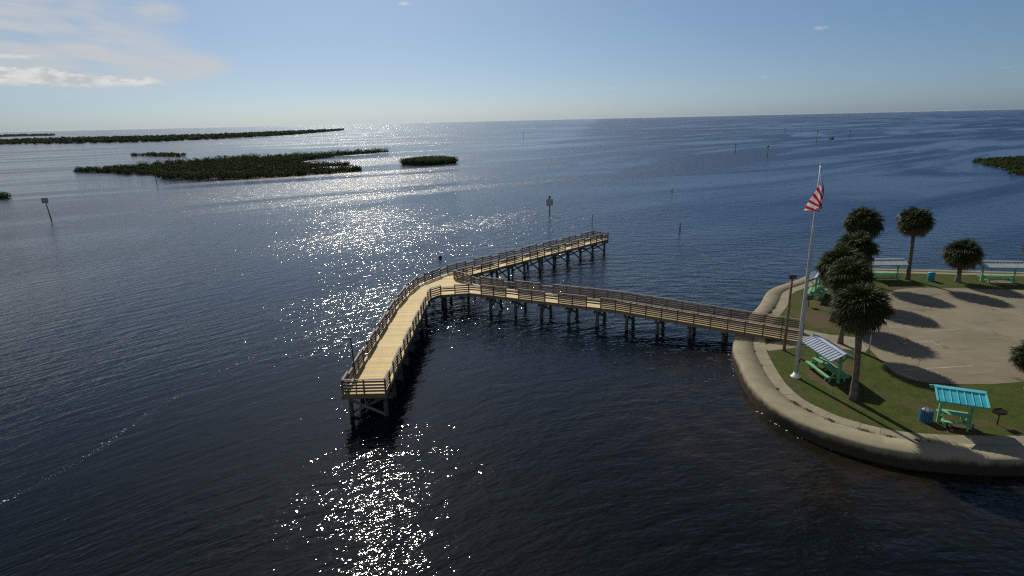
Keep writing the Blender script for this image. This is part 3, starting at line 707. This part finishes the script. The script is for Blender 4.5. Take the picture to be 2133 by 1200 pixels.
# ------------------------------------------------------------------ picnic shelters
def shelter(loc, rz, length, m_roof, m_seam, label, nseams, half=1.05, ridge=2.42, eave=1.93, slab=False):
    """two end posts carry a gabled standing-seam roof; table and benches hang between them"""
    r_ = empty('picnic_shelter', (loc[0], loc[1], Z), rz, label=label, cat='picnic shelter', group='picnic shelters in the park')
    tl = length - 1.0                                   # table length = distance of posts
    for s_ in (-1, 1):
        MB().box((s_ * tl / 2, 0, ridge / 2 - 0.06), (0.14, 0.19, ridge - 0.12)).build('post', M['green'], r_)
        # rafter pair under the roof at each post
        mb = MB()
        for t in (-1, 1): mb.bar((s_ * tl / 2 + 0.09, 0, ridge - 0.13), (s_ * tl / 2 + 0.09, t * (half - 0.08), eave - 0.09), 0.045, 0.13)
        mb.build('rafter', M['green'], r_)
        # knee braces and bench arm
        mb = MB()
        for t in (-1, 1): mb.bar((s_ * tl / 2 - 0.095, 0, ridge - 0.95), (s_ * tl / 2 - 0.095, t * 0.62, eave + 0.08), 0.045, 0.09)
        mb.build('knee_brace', M['green'], r_)
        MB().bar((s_ * (tl / 2 - 0.12), -0.86, 0.375), (s_ * (tl / 2 - 0.12), 0.86, 0.375), 0.06, 0.12).build('bench_arm', M['green'], r_)
        MB().bar((s_ * (tl / 2 - 0.12), -0.36, 0.68), (s_ * (tl / 2 - 0.12), 0.36, 0.68), 0.06, 0.10).build('table_bearer', M['green'], r_)
        for t in (-1, 1): MB().bar((s_ * (tl / 2 - 0.18), t * 0.62, 0.0), (s_ * (tl / 2 - 0.18), t * 0.28, 0.72), 0.05, 0.11).build('table_leg', M['green'], r_)
    table = MB().bar((-tl / 2 + 0.1, 0, 0.70), (tl / 2 - 0.1, 0, 0.70), 0.09, 0.06).build('table', M['green'], r_)
    for k_ in range(5):
        MB().box((0, (k_ - 2) * 0.148, 0.755), (tl - 0.16, 0.138, 0.04)).build('table_board', M['green'], table)
    for t in (-1, 1):
        bench = MB().bar((-tl / 2 + 0.2, t * 0.74, 0.42), (tl / 2 - 0.2, t * 0.74, 0.42), 0.08, 0.025).build('bench', M['green'], r_)
        for k_ in (0, 1): MB().box((0, t * (0.66 + k_ * 0.148), 0.455), (tl - 0.02, 0.138, 0.04)).build('bench_board', M['green'], bench)
        for s_ in (-1, 1): MB().box((s_ * tl * 0.36, t * 0.74, 0.2), (0.09, 0.09, 0.4)).build('bench_leg', M['green'], bench)
    fr = MB().bar((-length / 2 + 0.06, 0, ridge - 0.10), (length / 2 - 0.06, 0, ridge - 0.10), 0.09, 0.14)
    for t in (-1, 1): fr.bar((-length / 2 + 0.05, t * (half - 0.06), eave - 0.07), (length / 2 - 0.05, t * (half - 0.06), eave - 0.07), 0.06, 0.11)
    roof = fr.build('roof', M['green'], r_)            # its beams; pans, seams and flashing are its pieces
    for t in (-1, 1):
        # roof plane as separate pans between the seams
        pw = length / nseams
        for k_ in range(nseams):
            x0 = -length / 2 + k_ * pw + 0.004; x1 = x0 + pw - 0.008; th = 0.03; rb = 0.012
            pts = []
            for zz in (0.0, -th):
                pts += [(x0, 0.02 * t, ridge + zz), (x1, 0.02 * t, ridge + zz), (x1, t * half, eave + zz), (x0, t * half, eave + zz)]
            MB().poly(pts, [(0, 1, 2, 3), (7, 6, 5, 4), (0, 4, 5, 1), (1, 5, 6, 2), (2, 6, 7, 3), (3, 7, 4, 0)]).build('roof_pan', m_roof, roof)
        for k_ in range(nseams + 1):
            x0 = -length / 2 + k_ * pw; x0 = min(max(x0, -length / 2 + 0.03), length / 2 - 0.03); ed = k_ in (0, nseams)
            MB().bar((x0, 0.03 * t, ridge + 0.022), (x0, t * (half + 0.01), eave + 0.022), 0.10 if ed else 0.04, 0.035).build('roof_seam', m_seam, roof)
        MB().bar((-length / 2 - 0.02, t * 0.10, ridge + 0.028), (length / 2 + 0.02, t * 0.10, ridge + 0.028), 0.22, 0.02, (0, t * 0.42, 0.9)).build('ridge_flashing', m_seam, roof)
    if slab:
        for s_ in (-0.75, 0.75):
            MB().box((s_, -0.35, 0.012), (1.35, 1.9, 0.05)).build('footing_slab', M['slab'], r_)
    return r_
shelter((23.62, 41.05), R(-88), 4.1, M['roof_pale'], M['roof_pale'], 'picnic shelter with pale blue metal roof between flagpole and palm trunk', 12)
shelter((27.55, 33.25), R(-25), 2.6, M['roof_teal'], M['seam_teal'], 'small picnic shelter with turquoise ribbed roof and green table', 7, half=1.2)
shelter((43.9, 67.2), R(-4), 4.0, M['roof_white'], M['roof_white'], 'white roofed picnic shelter partly hidden behind the palm cluster', 12)
shelter((55.5, 64.9), R(-9), 4.3, M['roof_white'], M['roof_white'], 'white roofed picnic shelter with long green table by the far sidewalk', 12, slab=True)
shelter((33.0, 61.2), R(56), 4.0, M['roof_pale'], M['roof_pale'], 'picnic shelter showing one roof corner behind the flagpole', 12)

# ------------------------------------------------------------------ bins and grills
b1 = empty('rubbish_bin', (26.15, 33.75, Z), 0.2, label='blue slatted rubbish bin with open top beside the turquoise shelter', cat='bin')
MB().tube([(0, 0, 0.02), (0, 0, 0.74)], [0.32, 0.33], 20).build('drum', M['dark_metal'], b1)
for k_ in range(20):
    a = 2 * math.pi * k_ / 20; o = MB().box((0, 0, 0.40), (0.03, 0.088, 0.80)).build('slat', M['bin'], b1)
    o.location = (0.37 * math.cos(a), 0.37 * math.sin(a), 0); o.rotation_euler = (0, 0, a)
for zz in (0.12, 0.72):
    mb = MB(); pts = [(0.352 * math.cos(i * math.pi / 10), 0.352 * math.sin(i * math.pi / 10), zz) for i in range(21)]
    mb.tube(pts, [0.012] * 21, 6, False).build('hoop', M['dark_metal'], b1)
bm = bmesh.new(); bmesh.ops.create_icosphere(bm, subdivisions=3, radius=0.3)
for v_ in bm.verts:
    v_.co.z *= 0.3; v_.co *= 1 + 0.18 * math.sin(v_.co.x * 23) * math.cos(v_.co.y * 19)
me = bpy.data.meshes.new('rubbish'); bm.to_mesh(me); bm.free(); o = link('rubbish', me, b1, M['bag']); o.location = (0, 0, 0.76)
b2 = empty('rubbish_bin', (48.62, 65.92, Z), label='teal drum bin on the far lawn between two palms', cat='bin')
MB().tube([(0, 0, 0), (0, 0, 0.03), (0, 0, 0.9), (0, 0, 0.93)], [0.34, 0.36, 0.36, 0.35], 20).build('drum', M['bin_teal'], b2)
for zz in (0.05, 0.33, 0.62, 0.9): MB().tube([(0, 0, zz), (0, 0, zz + 0.035)], [0.375, 0.375], 20).build('hoop', M['bin_teal'], b2)
MB().tube([(0, 0, 0.93), (0, 0, 1.0), (0, 0, 1.04)], [0.38, 0.36, 0.15], 20).build('lid', M['bin_teal'], b2)
def grill(x_, y2, rz, label):
    g = empty('park_grill', (x_, y2, Z), rz, label=label, cat='grill', group='pedestal grills')
    MB().tube([(0, 0, -0.1), (0, 0, 0.74)], [0.045, 0.045], 10).build('post', M['grill'], g)
    mb = MB(); mb.box((0, 0, 0.76), (0.62, 0.44, 0.03)); mb.box((0, 0.21, 0.89), (0.62, 0.02, 0.26)); mb.box((-0.30, 0, 0.88), (0.02, 0.40, 0.22)); mb.box((0.30, 0, 0.88), (0.02, 0.40, 0.22)); mb.box((0, -0.21, 0.81), (0.62, 0.02, 0.08))
    mb.build('firebox', M['grill'], g)
    for k_ in range(9): MB().box((-0.24 + k_ * 0.06, 0, 0.95), (0.014, 0.44, 0.014)).build('grate_bar', M['grill'], g)
    MB().bar((-0.36, -0.26, 0.95), (0.36, -0.26, 0.95), 0.025, 0.025).build('grate_handle', M['grill'], g)
grill(30.22, 33.09, 0.15, 'dark iron pedestal grill on the lawn right of the turquoise shelter')
grill(30.3, 57.5, 0.3, 'dark iron pedestal grill on the lawn behind the flagpole')

# ------------------------------------------------------------------ palms
def frond_mesh(seed, dry=False):
    rnd = random.Random(seed); mb = MB()
    pl = 1.12
    mb.bar((0, 0, 0), (0, pl * 0.55, 0.05), 0.035, 0.02); mb.bar((0, pl * 0.55, 0.05), (0, pl, 0.0), 0.028, 0.018)
    nl = 36
    for i in range(nl):
        a = R(-135 + 270 * i / (nl - 1) + rnd.uniform(-3, 3))
        L = (1.18 - 0.42 * (abs(a) / R(135)) ** 1.6) * rnd.uniform(0.85, 1.08); wd = 0.034
        d = Vector((math.sin(a), math.cos(a), 0)); s = Vector((d.y, -d.x, 0))
        h0 = Vector((0, pl, 0)) + d * 0.03
        fold = 0.12 * math.cos(a)
        p0 = h0; p1 = h0 + d * L * 0.45 + Vector((0, 0, -0.04 + fold + rnd.uniform(-0.05, 0.05)))
        p2 = h0 + d * L * 0.82 + Vector((0, 0, -0.20 + fold * 0.4 + rnd.uniform(-0.10, 0.07))); p3 = h0 + d * L * 0.97 + Vector((0, 0, -0.52 + rnd.uniform(-0.16, 0.14)))
        tw = Vector((0, 0, 0.02 * (1 if i % 2 else -1)))
        mb.poly([p0 - s * 0.012, p0 + s * 0.012, p1 + s * wd + tw, p1 - s * wd - tw, p2 + s * wd * 0.7 + tw, p2 - s * wd * 0.7 - tw, p3], [(0, 1, 2, 3), (3, 2, 4, 5), (5, 4, 6)])
    return mb.mesh('frond', M['frond_dry'] if dry else M['frond'])
FR_ME = [frond_mesh(i) for i in range(5)]; FR_DRY = [frond_mesh(20 + i, True) for i in range(2)]
def palm(x_, y2, hc, rad, label, lean=(0, 0), n=110, dry=0.05, seed=0, trunk_r=0.2, squash=1.0):
    """hc: height of the crown's middle above the lawn, rad: crown radius"""
    rnd = random.Random(seed + 100)
    r_ = empty('palm_tree', (x_, y2, Z), label=label, cat='palm tree', group='cabbage palms in the park')
    k = 16; pts, rr = [], []
    for i in range(k + 1):
        t = i / k; pts.append((lean[0] * t ** 1.5, lean[1] * t ** 1.5, -0.1 + (hc + 0.1) * t)); rr.append(trunk_r * (1.28 - 0.42 * min(1, t * 4) + (0.22 if t > 0.82 else 0)) * (1 + 0.06 * math.sin(i * 2.6) + rnd.uniform(-.03, .03)))
    MB().tube(pts, rr, 14).build('trunk', M['trunk'], r_)
    top_ = Vector((lean[0], lean[1], hc))
    sc0 = rad / 2.30
    for i in range(n):
        ga = i * 2.39996 + rnd.uniform(-0.2, 0.2)
        zz = 1 - 1.80 * (i + 0.5) / n                                  # +1 top .. -0.8 low skirt
        rr_ = math.sqrt(max(0, 1 - zz * zz))
        d = Vector((math.cos(ga) * rr_, math.sin(ga) * rr_, zz * squash + 0.06)).normalized()
        if abs(d.z) > 0.985: d = (d + Vector((0.15, 0.1, 0))).normalized()
        is_dry = zz < -0.25 and rnd.random() < dry * 6 or rnd.random() < dry * 0.3
        me = rnd.choice(FR_DRY if is_dry else FR_ME)
        upv = Vector((0, 0, 1)) if zz > -0.1 else Vector((d.x, d.y, 0.6))
        xa = d.cross(upv).normalized(); za = xa.cross(d).normalized()
        tilt = Matrix.Rotation(rnd.uniform(-0.55, 0.55), 3, d) @ Matrix((xa, d, za)).transposed()
        tilt = Matrix.Rotation(rnd.uniform(-0.3, 0.3), 3, xa) @ tilt
        s_ = sc0 * rnd.uniform(0.74, 1.02) * (0.93 if zz < -0.3 else 1.0)
        o = link('frond', me, r_)
        o.matrix_local = Matrix.Translation(top_ + d * 0.08) @ (tilt * s_).to_4x4()
    return r_
palm(23.27, 36.8, 6.45, 1.95, 'foreground palm with wide dark crown and thick trunk, nearest the flagpole', (-0.35, 0.1), 215, seed=1, trunk_r=0.24, squash=1.2)
palm(28.0, 47.2, 5.6, 2.0, 'palm standing by the path directly behind the foreground palm', (0.1, 0), 185, seed=2)
palm(30.3, 53.0, 5.0, 2.4, 'shaggy palm left of the palm cluster beside the flagpole', (0.3, 0), 200, seed=3)
palm(35.8, 59.8, 5.1, 2.3, 'palm in the rear of the cluster near the lot edge', (0, 0), 185, 0.1, seed=4)
palm(40.3, 67.0, 6.55, 2.3, 'tall palm rising at the back of the cluster against the water', (0.2, 0), 195, seed=5)
palm(46.5, 66.75, 6.65, 2.1, 'tall round headed palm on a bare trunk between two shelters', (-0.25, 0), 195, 0.2, seed=6, trunk_r=0.22)
palm(51.3, 65.3, 3.1, 2.15, 'short palm with low round crown left of the far right shelter', (0.1, 0), 200, 0.12, seed=7, trunk_r=0.27)
palm(36.1, 37.8, 2.3, 1.6, 'low palm cut by the right edge of the picture beside the lot', (0, 0), 90, seed=8)
palm(60.7, 66.0, 3.2, 1.8, 'brownish palm at the right edge by the far sidewalk', (0, 0), 90, 0.3, seed=9)

# ------------------------------------------------------------------ lawn blades and weeds in the sidewalk joint
from mathutils.geometry import tessellate_polygon
def inside(p, poly):
    c = False; j = len(poly) - 1
    for i in range(len(poly)):
        a, b_ = poly[i], poly[j]
        if (a.y > p.y) != (b_.y > p.y) and p.x < (b_.x - a.x) * (p.y - a.y) / (b_.y - a.y) + a.x: c = not c
        j = i
    return c
lot_poly = [Vector((v_.co.x, v_.co.y)) for v_ in lot.data.vertices]; path_poly = [Vector((v_.co.x, v_.co.y)) for v_ in path.data.vertices]
mb = MB(); rg = random.Random(5); made = 0
for it in range(90000):
    p = Vector((rg.uniform(19, 62), rg.uniform(31, 71)))
    if p.y > 48 and rg.random() < 0.55: continue
    if p.x > 47 and p.y < 58 and p.y > 42: continue
    if not inside(p, lawn_outline) or inside(p, lot_poly) or inside(p, path_poly): continue
    h = rg.uniform(0.012, 0.04); a = rg.uniform(0, 6.28); dx_, dy_ = 0.02 * math.cos(a), 0.02 * math.sin(a); ln = rg.uniform(0.04, 0.1) * rg.choice((-1, 1))
    mb.poly([(p.x - dx_, p.y - dy_, Z), (p.x + dx_, p.y + dy_, Z), (p.x - dy_ / 0.02 * ln, p.y + dx_ / 0.02 * ln, Z + h)], [(0, 1, 2)])
    made += 1
tag(mb.build('lawn_grass', M['blade']), 'short patchy grass of the park lawn', 'grass', kind='stuff')
mb = MB(); crack = offset(arc, 1.695)
tufts = [(20.0, 45.9, 0.07), (19.1, 43.0, 0.05), (18.95, 38.7, 0.14), (19.35, 36.5, 0.34), (19.8, 35.6, 0.22), (20.7, 34.3, 0.26), (21.8, 33.0, 0.32), (22.8, 32.2, 0.2), (24.0, 31.6, 0.16), (24.9, 33.0, 0.08), (25.0, 56.0, 0.3), (26.0, 57.6, 0.25)]
for (x_, y2, r_) in tufts:
    near = min(crack, key=lambda q: (q.x - x_) ** 2 + (q.y - y2) ** 2)
    i0 = crack.index(near); tg = (crack[min(i0 + 1, len(crack) - 1)] - crack[i0 - 1]).normalized()
    for _ in range(int(420 * r_)):
        s_ = rg.gauss(0, r_ * 0.75); t = rg.gauss(0, r_ * 0.25); px_, py_ = near.x + tg.x * s_ - tg.y * t, near.y + tg.y * s_ + tg.x * t
        h = rg.uniform(0.03, 0.13); a = rg.uniform(0, 6.28)
        mb.poly([(px_ - .02 * math.cos(a), py_ - .02 * math.sin(a), Z + 0.005), (px_ + .02 * math.cos(a), py_ + .02 * math.sin(a), Z + 0.005), (px_ + rg.uniform(-.1, .1), py_ + rg.uniform(-.1, .1), Z + 0.015 + h)], [(0, 1, 2)])
tag(mb.build('joint_weeds', M['weed']), 'dry brown weeds growing along the sidewalk joint', 'weeds', kind='stuff')

# ------------------------------------------------------------------ islands
def spread(outline, n, rg_):
    x0, x1 = min(p.x for p in outline), max(p.x for p in outline); y0, y1 = min(p.y for p in outline), max(p.y for p in outline); out = []
    while len(out) < n:
        p = Vector((rg_.uniform(x0, x1), rg_.uniform(y0, y1)))
        if inside(p, outline): out.append(p)
    return out
def clump(mb, c, r_, h, nleaf, size, rg_):
    for _ in range(nleaf):
        d = Vector((rg_.gauss(0, 1), rg_.gauss(0, 1), rg_.gauss(0, 1))).normalized(); q = rg_.uniform(0.55, 1.05)
        p = Vector((c[0] + d.x * r_ * q, c[1] + d.y * r_ * q, max(0.05, c[2] + h * 0.5 + d.z * h * 0.55 * q)))
        nrm = (d + Vector((rg_.gauss(0, .6), rg_.gauss(0, .6), rg_.gauss(0, .6) + 0.5))).normalized()
        s_ = nrm.cross(Vector((rg_.gauss(0, 1), rg_.gauss(0, 1), 0.2))).normalized(); t = nrm.cross(s_); k_ = size * rg_.uniform(0.6, 1.3)
        mb.poly([p - s_ * k_, p + t * k_ * 0.6, p + s_ * k_, p - t * k_ * 0.6], [(0, 1, 2, 3)])
def island(name, outl, label, seed, shrubs, hts, leaf, size, scrub=0, edge=True, cat='island', tall=None):
    rg_ = random.Random(seed); r_ = empty(name, (outl[0][0], outl[0][1], 0), label=label, cat=cat)
    ol = catmull(list(outl) + [outl[0]], max(2.0, size * 6))[:-1]
    ol = [p + Vector((rg_.uniform(-1, 1), rg_.uniform(-1, 1))) * size * 1.6 for p in ol]
    off = Vector((outl[0][0], outl[0][1]))
    mb = MB(); m_ = len(ol); cx = sum((p for p in ol), Vector((0, 0))) / m_
    bm = bmesh.new(); vsb = [bm.verts.new((p.x - off.x, p.y - off.y, 0.22)) for p in ol]; f = bm.faces.new(vsb); f.normal_update()
    if f.normal.z < 0: f.normal_flip()
    bmesh.ops.triangulate(bm, faces=[f])
    lows = [bm.verts.new((p.x - off.x + (p.x - cx.x) * 0.004, p.y - off.y + (p.y - cx.y) * 0.004, -0.4)) for p in ol]
    for i in range(m_): bm.faces.new((vsb[i], vsb[(i + 1) % m_], lows[(i + 1) % m_], lows[i]))
    me = bpy.data.meshes.new('shore'); bm.to_mesh(me); bm.free(); link('shore', me, r_, M['mud'])
    mb = MB()
    pts = spread(ol, shrubs, rg_)
    if edge: pts += [p.lerp(cx, 0.015) for p in ol for _ in range(1) if rg_.random() < 0.8]
    for p in pts:
        h = rg_.uniform(*hts)
        if tall and tall(p): h *= 1.5
        if tall and rg_.random() < 0.06: h *= 1.4
        clump(mb, (p.x - off.x, p.y - off.y, 0.1), h * rg_.uniform(0.6, 0.95), h, leaf, size, rg_)
    o = mb.build('mangrove_canopy', M['mangrove'], r_); o['kind'] = 'stuff'
    if scrub:
        mb = MB()
        for p in spread(ol, scrub, rg_): clump(mb, (p.x - off.x, p.y - off.y, 0.0), rg_.uniform(1.0, 2.2) * max(1.0, size), rg_.uniform(0.5, 1.0) * max(1.0, size), max(8, leaf // 3), size * 0.9, rg_)
        o = mb.build('marsh_scrub', M['marsh'], r_); o['kind'] = 'stuff'
island('mangrove_island', [(-218, 301), (-196, 290), (-176, 276), (-160, 268), (-150, 256), (-138, 243), (-122, 236), (-104, 236), (-88, 243), (-72, 256), (-66, 266), (-80, 275), (-95, 282), (-92, 294), (-78, 300), (-100, 312), (-112, 322), (-118, 345), (-112, 390), (-92, 430), (-89, 442), (-105, 436), (-126, 410), (-150, 398), (-170, 385), (-186, 360), (-204, 332), (-214, 312)],
       'large dark mangrove island of low scrub left of the pier', 11, 900, (0.9, 2.2), 60, 0.32, 5200, tall=lambda p: p.y > 330 or p.y < 250)
island('mangrove_island', [(-290, 466), (-272, 456), (-248, 440), (-238, 436), (-236, 442), (-252, 456), (-276, 470)], 'thin dark mangrove spit behind the large island', 12, 60, (1.2, 2.6), 26, 0.6)
island('mangrove_island', [(-51.5, 296), (-44, 291), (-35, 294), (-28.5, 302), (-27.5, 308), (-33, 317), (-41, 320), (-48, 314), (-52.5, 304)], 'small oval mangrove islet on glittering water beyond the pier', 13, 520, (2.0, 2.9), 110, 0.28)
island('mangrove_island', [(-900, 1000), (-700, 960), (-557, 935), (-520, 1000), (-480, 1120), (-460, 1300), (-480, 1500), (-528, 1930), (-545, 2000), (-600, 1900), (-640, 1600), (-690, 1400), (-760, 1300), (-950, 1320), (-1100, 1250), (-1050, 1080)], 'long low mangrove island stretching along the horizon', 14, 1900, (3.0, 6.5), 22, 2.3, 600)
island('mangrove_island', [(-1990, 2440), (-1900, 2440), (-1845, 2448), (-1860, 2500), (-1980, 2560), (-2300, 2540), (-2300, 2400)], 'faint thin island below the horizon at the far left', 15, 160, (5, 9), 18, 4.0)
island('mangrove_island', [(186, 240), (178, 222), (168, 200), (160, 186), (185, 178), (230, 200), (240, 230), (215, 250), (195, 246)], 'green marsh point entering from the right edge of the water', 16, 420, (0.5, 1.3), 60, 0.3, 2200)
island('mangrove_rock', [(-160.5, 184.5), (-158.2, 186.0), (-158.4, 187.8), (-162, 189), (-165, 187), (-164, 184)], 'tiny dark clump of mangrove at the left edge', 17, 26, (1.0, 1.9), 40, 0.3, cat='islet')

# ------------------------------------------------------------------ channel markers, float, boat, foam
def marker(x_, y2, h, r0, label, board=None, top=None, lean=0.0, turn=0.0):
    g = empty('channel_marker', (x_, y2, 0), turn, label=label, cat='channel marker', group='channel markers')
    MB().tube([(-lean * .2, 0, -1.5), (0, 0, 0), (lean, 0, h)], [r0 * 1.1, r0, r0 * 0.85], 10).build('pile', M['pile'], g)
    if board:
        bw, bz = board
        MB().box((lean, -r0 - 0.05, bz), (bw, 0.05, bw)).build('board', M['sign_back'], g)
        mb = MB()
        for s_ in (-1, 1): mb.box((lean + s_ * (bw / 2 + 0.05), -r0 - 0.05, bz), (0.10, 0.07, bw + 0.2)); mb.box((lean, -r0 - 0.05, bz + s_ * (bw / 2 + 0.05)), (bw, 0.07, 0.10))
        mb.build('frame', M['sign_frame'], g)
    if top:
        MB().tube([(lean, 0, h), (lean, 0, h + 0.3 * top), (lean, 0, h + 0.45 * top), (lean, 0, h + 0.8 * top), (lean, 0, h + top)], [0.10 * top, 0.12 * top, 0.26 * top, 0.26 * top, 0.1 * top], 10).build('lantern', M['dark_metal'], g)
marker(-106.9, 137.3, 4.9, 0.13, 'channel marker with weathered square board at the far left', (1.0, 4.5), None, -0.35, 0.5)
marker(-129.5, 219.8, 3.6, 0.12, 'thin channel marker post in front of the large island', None, 0.7)
marker(8.54, 127.7, 3.35, 0.13, 'channel marker with square board and top lantern beyond the pier', (1.15, 2.75), 0.85, 0.0, -0.05)
for i, (x_, y2, h, t, lab) in enumerate(((31.1, 107.2, 1.3, None, 'short bare post in the water right of the pier end'), (119.3, 318.4, 4.4, 1.2, 'left post of the two markers in mid channel'), (124.8, 291.2, 4.2, 1.5, 'right post of the two markers in mid channel'),
        (202.1, 398.1, 8.0, 1.4, 'tallest distant channel marker above the flagpole top'), (266.4, 474, 5.6, 1.3, 'distant channel marker right of the small boat'), (296.3, 652.5, 6.5, None, 'thin far post left of the tallest distant marker'),
        (340.8, 710, 6.0, None, 'thin farthest post just left of the tallest distant marker'), (16.6, 691.8, 8.5, None, 'lone thin far post in the middle of the open water'), (44.7, 163.6, 1.0, None, 'stubby post just breaking the water far off the pier end'))):
    marker(x_, y2, h, 0.10 + 0.00016 * y2, lab, None, t)
fl_ = empty('float', (-10.83, 87.9, 0), label='small dark red float on the glittering water behind the pier', cat='float')
bm = bmesh.new(); bmesh.ops.create_uvsphere(bm, u_segments=14, v_segments=10, radius=0.26)
for v_ in bm.verts: v_.co.z = v_.co.z * 1.1 + 0.16
me = bpy.data.meshes.new('ball'); bm.to_mesh(me); bm.free(); link('ball', me, fl_, M['buoy'])
MB().tube([(0, 0, 0.38), (0, 0, 0.62)], [0.04, 0.03], 8).build('eye', M['buoy'], fl_)
bt = empty('motor_boat', (256.4, 481.3, 0), R(20), label='tiny dark motor boat far out beside the distant markers', cat='boat')
hull = []
for i in range(9):
    t = i / 8; wv = 0.85 * (1 - t ** 3); x_ = -2.3 + 4.8 * t
    hull += [(x_, -wv, 0.75 + 0.25 * t), (x_, -wv * 0.75, -0.1 + 0.2 * t * t), (x_, wv * 0.75, -0.1 + 0.2 * t * t), (x_, wv, 0.75 + 0.25 * t)]
fs = [(i * 4 + j, i * 4 + j + 1, i * 4 + 5 + j, i * 4 + 4 + j) for i in range(8) for j in range(3)] + [(i * 4 + 3, i * 4, i * 4 + 4, i * 4 + 7) for i in range(8)] + [(0, 3, 2, 1)]
MB().poly(hull, fs).build('hull', M['hull'], bt)
MB().box((0, 0, 1.2), (0.7, 0.8, 0.7)).build('console', M['hull'], bt)
MB().box((-2.45, 0, 0.75), (0.35, 0.4, 0.9)).build('outboard_motor', M['dark_metal'], bt)
mb = MB()
for k_ in range(70):
    x_ = -2.6 - rg.random() ** 1.5 * 9; wv = 0.25 + abs(x_ + 2.6) * 0.14; y2 = rg.uniform(-wv, wv); s_ = rg.uniform(0.12, 0.4)
    mb.poly([(x_ - s_, y2, 0.03), (x_, y2 - s_ * .5, 0.05), (x_ + s_, y2, 0.03), (x_, y2 + s_ * .5, 0.06)], [(0, 1, 2, 3)])
o = mb.build('wake_foam', M['foam'], bt); o['kind'] = 'stuff'
# drifting line of foam flakes left of the near pier arm, and froth where ripples lap at the wall
mb = MB(); line = catmull([(-16.2, 59.8), (-21.9, 51.7), (-24.5, 47.4), (-26.5, 40), (-27.3, 33.7), (-28.7, 29), (-31, 22)], 0.2)
for p in line:
    dens = 0.5 + 0.5 * math.sin(p.y * 1.3) * math.sin(p.y * 0.37 + 1)
    for _ in range(7):
        if rg.random() > 0.10 + dens * 0.6: continue
        q = p + Vector((rg.gauss(0, 0.16), rg.gauss(0, 0.16))); s_ = rg.uniform(0.006, 0.022) if rg.random() < 0.93 else rg.uniform(0.03, 0.07); a = rg.uniform(0, 3.14); k7 = rg.randint(4, 6)
        mb.poly([(q.x + s_ * rg.uniform(.6, 1.4) * math.cos(a + i * 6.283 / k7), q.y + s_ * rg.uniform(.6, 1.4) * math.sin(a + i * 6.283 / k7), 0.012) for i in range(k7)], [tuple(range(k7))])
for i, p in enumerate(offset(arc, -0.10)):
    if not (30 < p.y < 48 and p.x < 22): continue
    for _ in range(2):
        if rg.random() > 0.25 + 0.35 * math.sin(i * 0.21): continue
        q = p + Vector((rg.gauss(0, 0.12), rg.gauss(0, 0.06))); s_ = rg.uniform(0.02, 0.07); k7 = 6
        mb.poly([(q.x + s_ * rg.uniform(.5, 1.4) * math.cos(i_ * 6.283 / k7), q.y + s_ * rg.uniform(.5, 1.4) * math.sin(i_ * 6.283 / k7), 0.012) for i_ in range(k7)], [tuple(range(k7))])
tag(mb.build('foam_line', M['foam']), 'thin broken line of white foam drifting on the water', 'foam', kind='stuff')

# ------------------------------------------------------------------ sea haze
hm = bpy.data.materials.new('haze'); hm.use_nodes = True; hk = Nodes(hm.node_tree)
pv_ = hk.n('ShaderNodeVolumePrincipled'); pv_.inputs['Color'].default_value = (0.86, 0.93, 1.0, 1.0); pv_.inputs['Density'].default_value = 0.000009; pv_.inputs['Anisotropy'].default_value = 0.3
hk.l(pv_.outputs[0], hk.n('ShaderNodeOutputMaterial').inputs['Volume'])
ho = MB().box((0, 12800, 9.5), (56000, 27400, 25.0)).build('haze', hm); tag(ho, kind='stuff'); ho.display_type = 'WIRE'
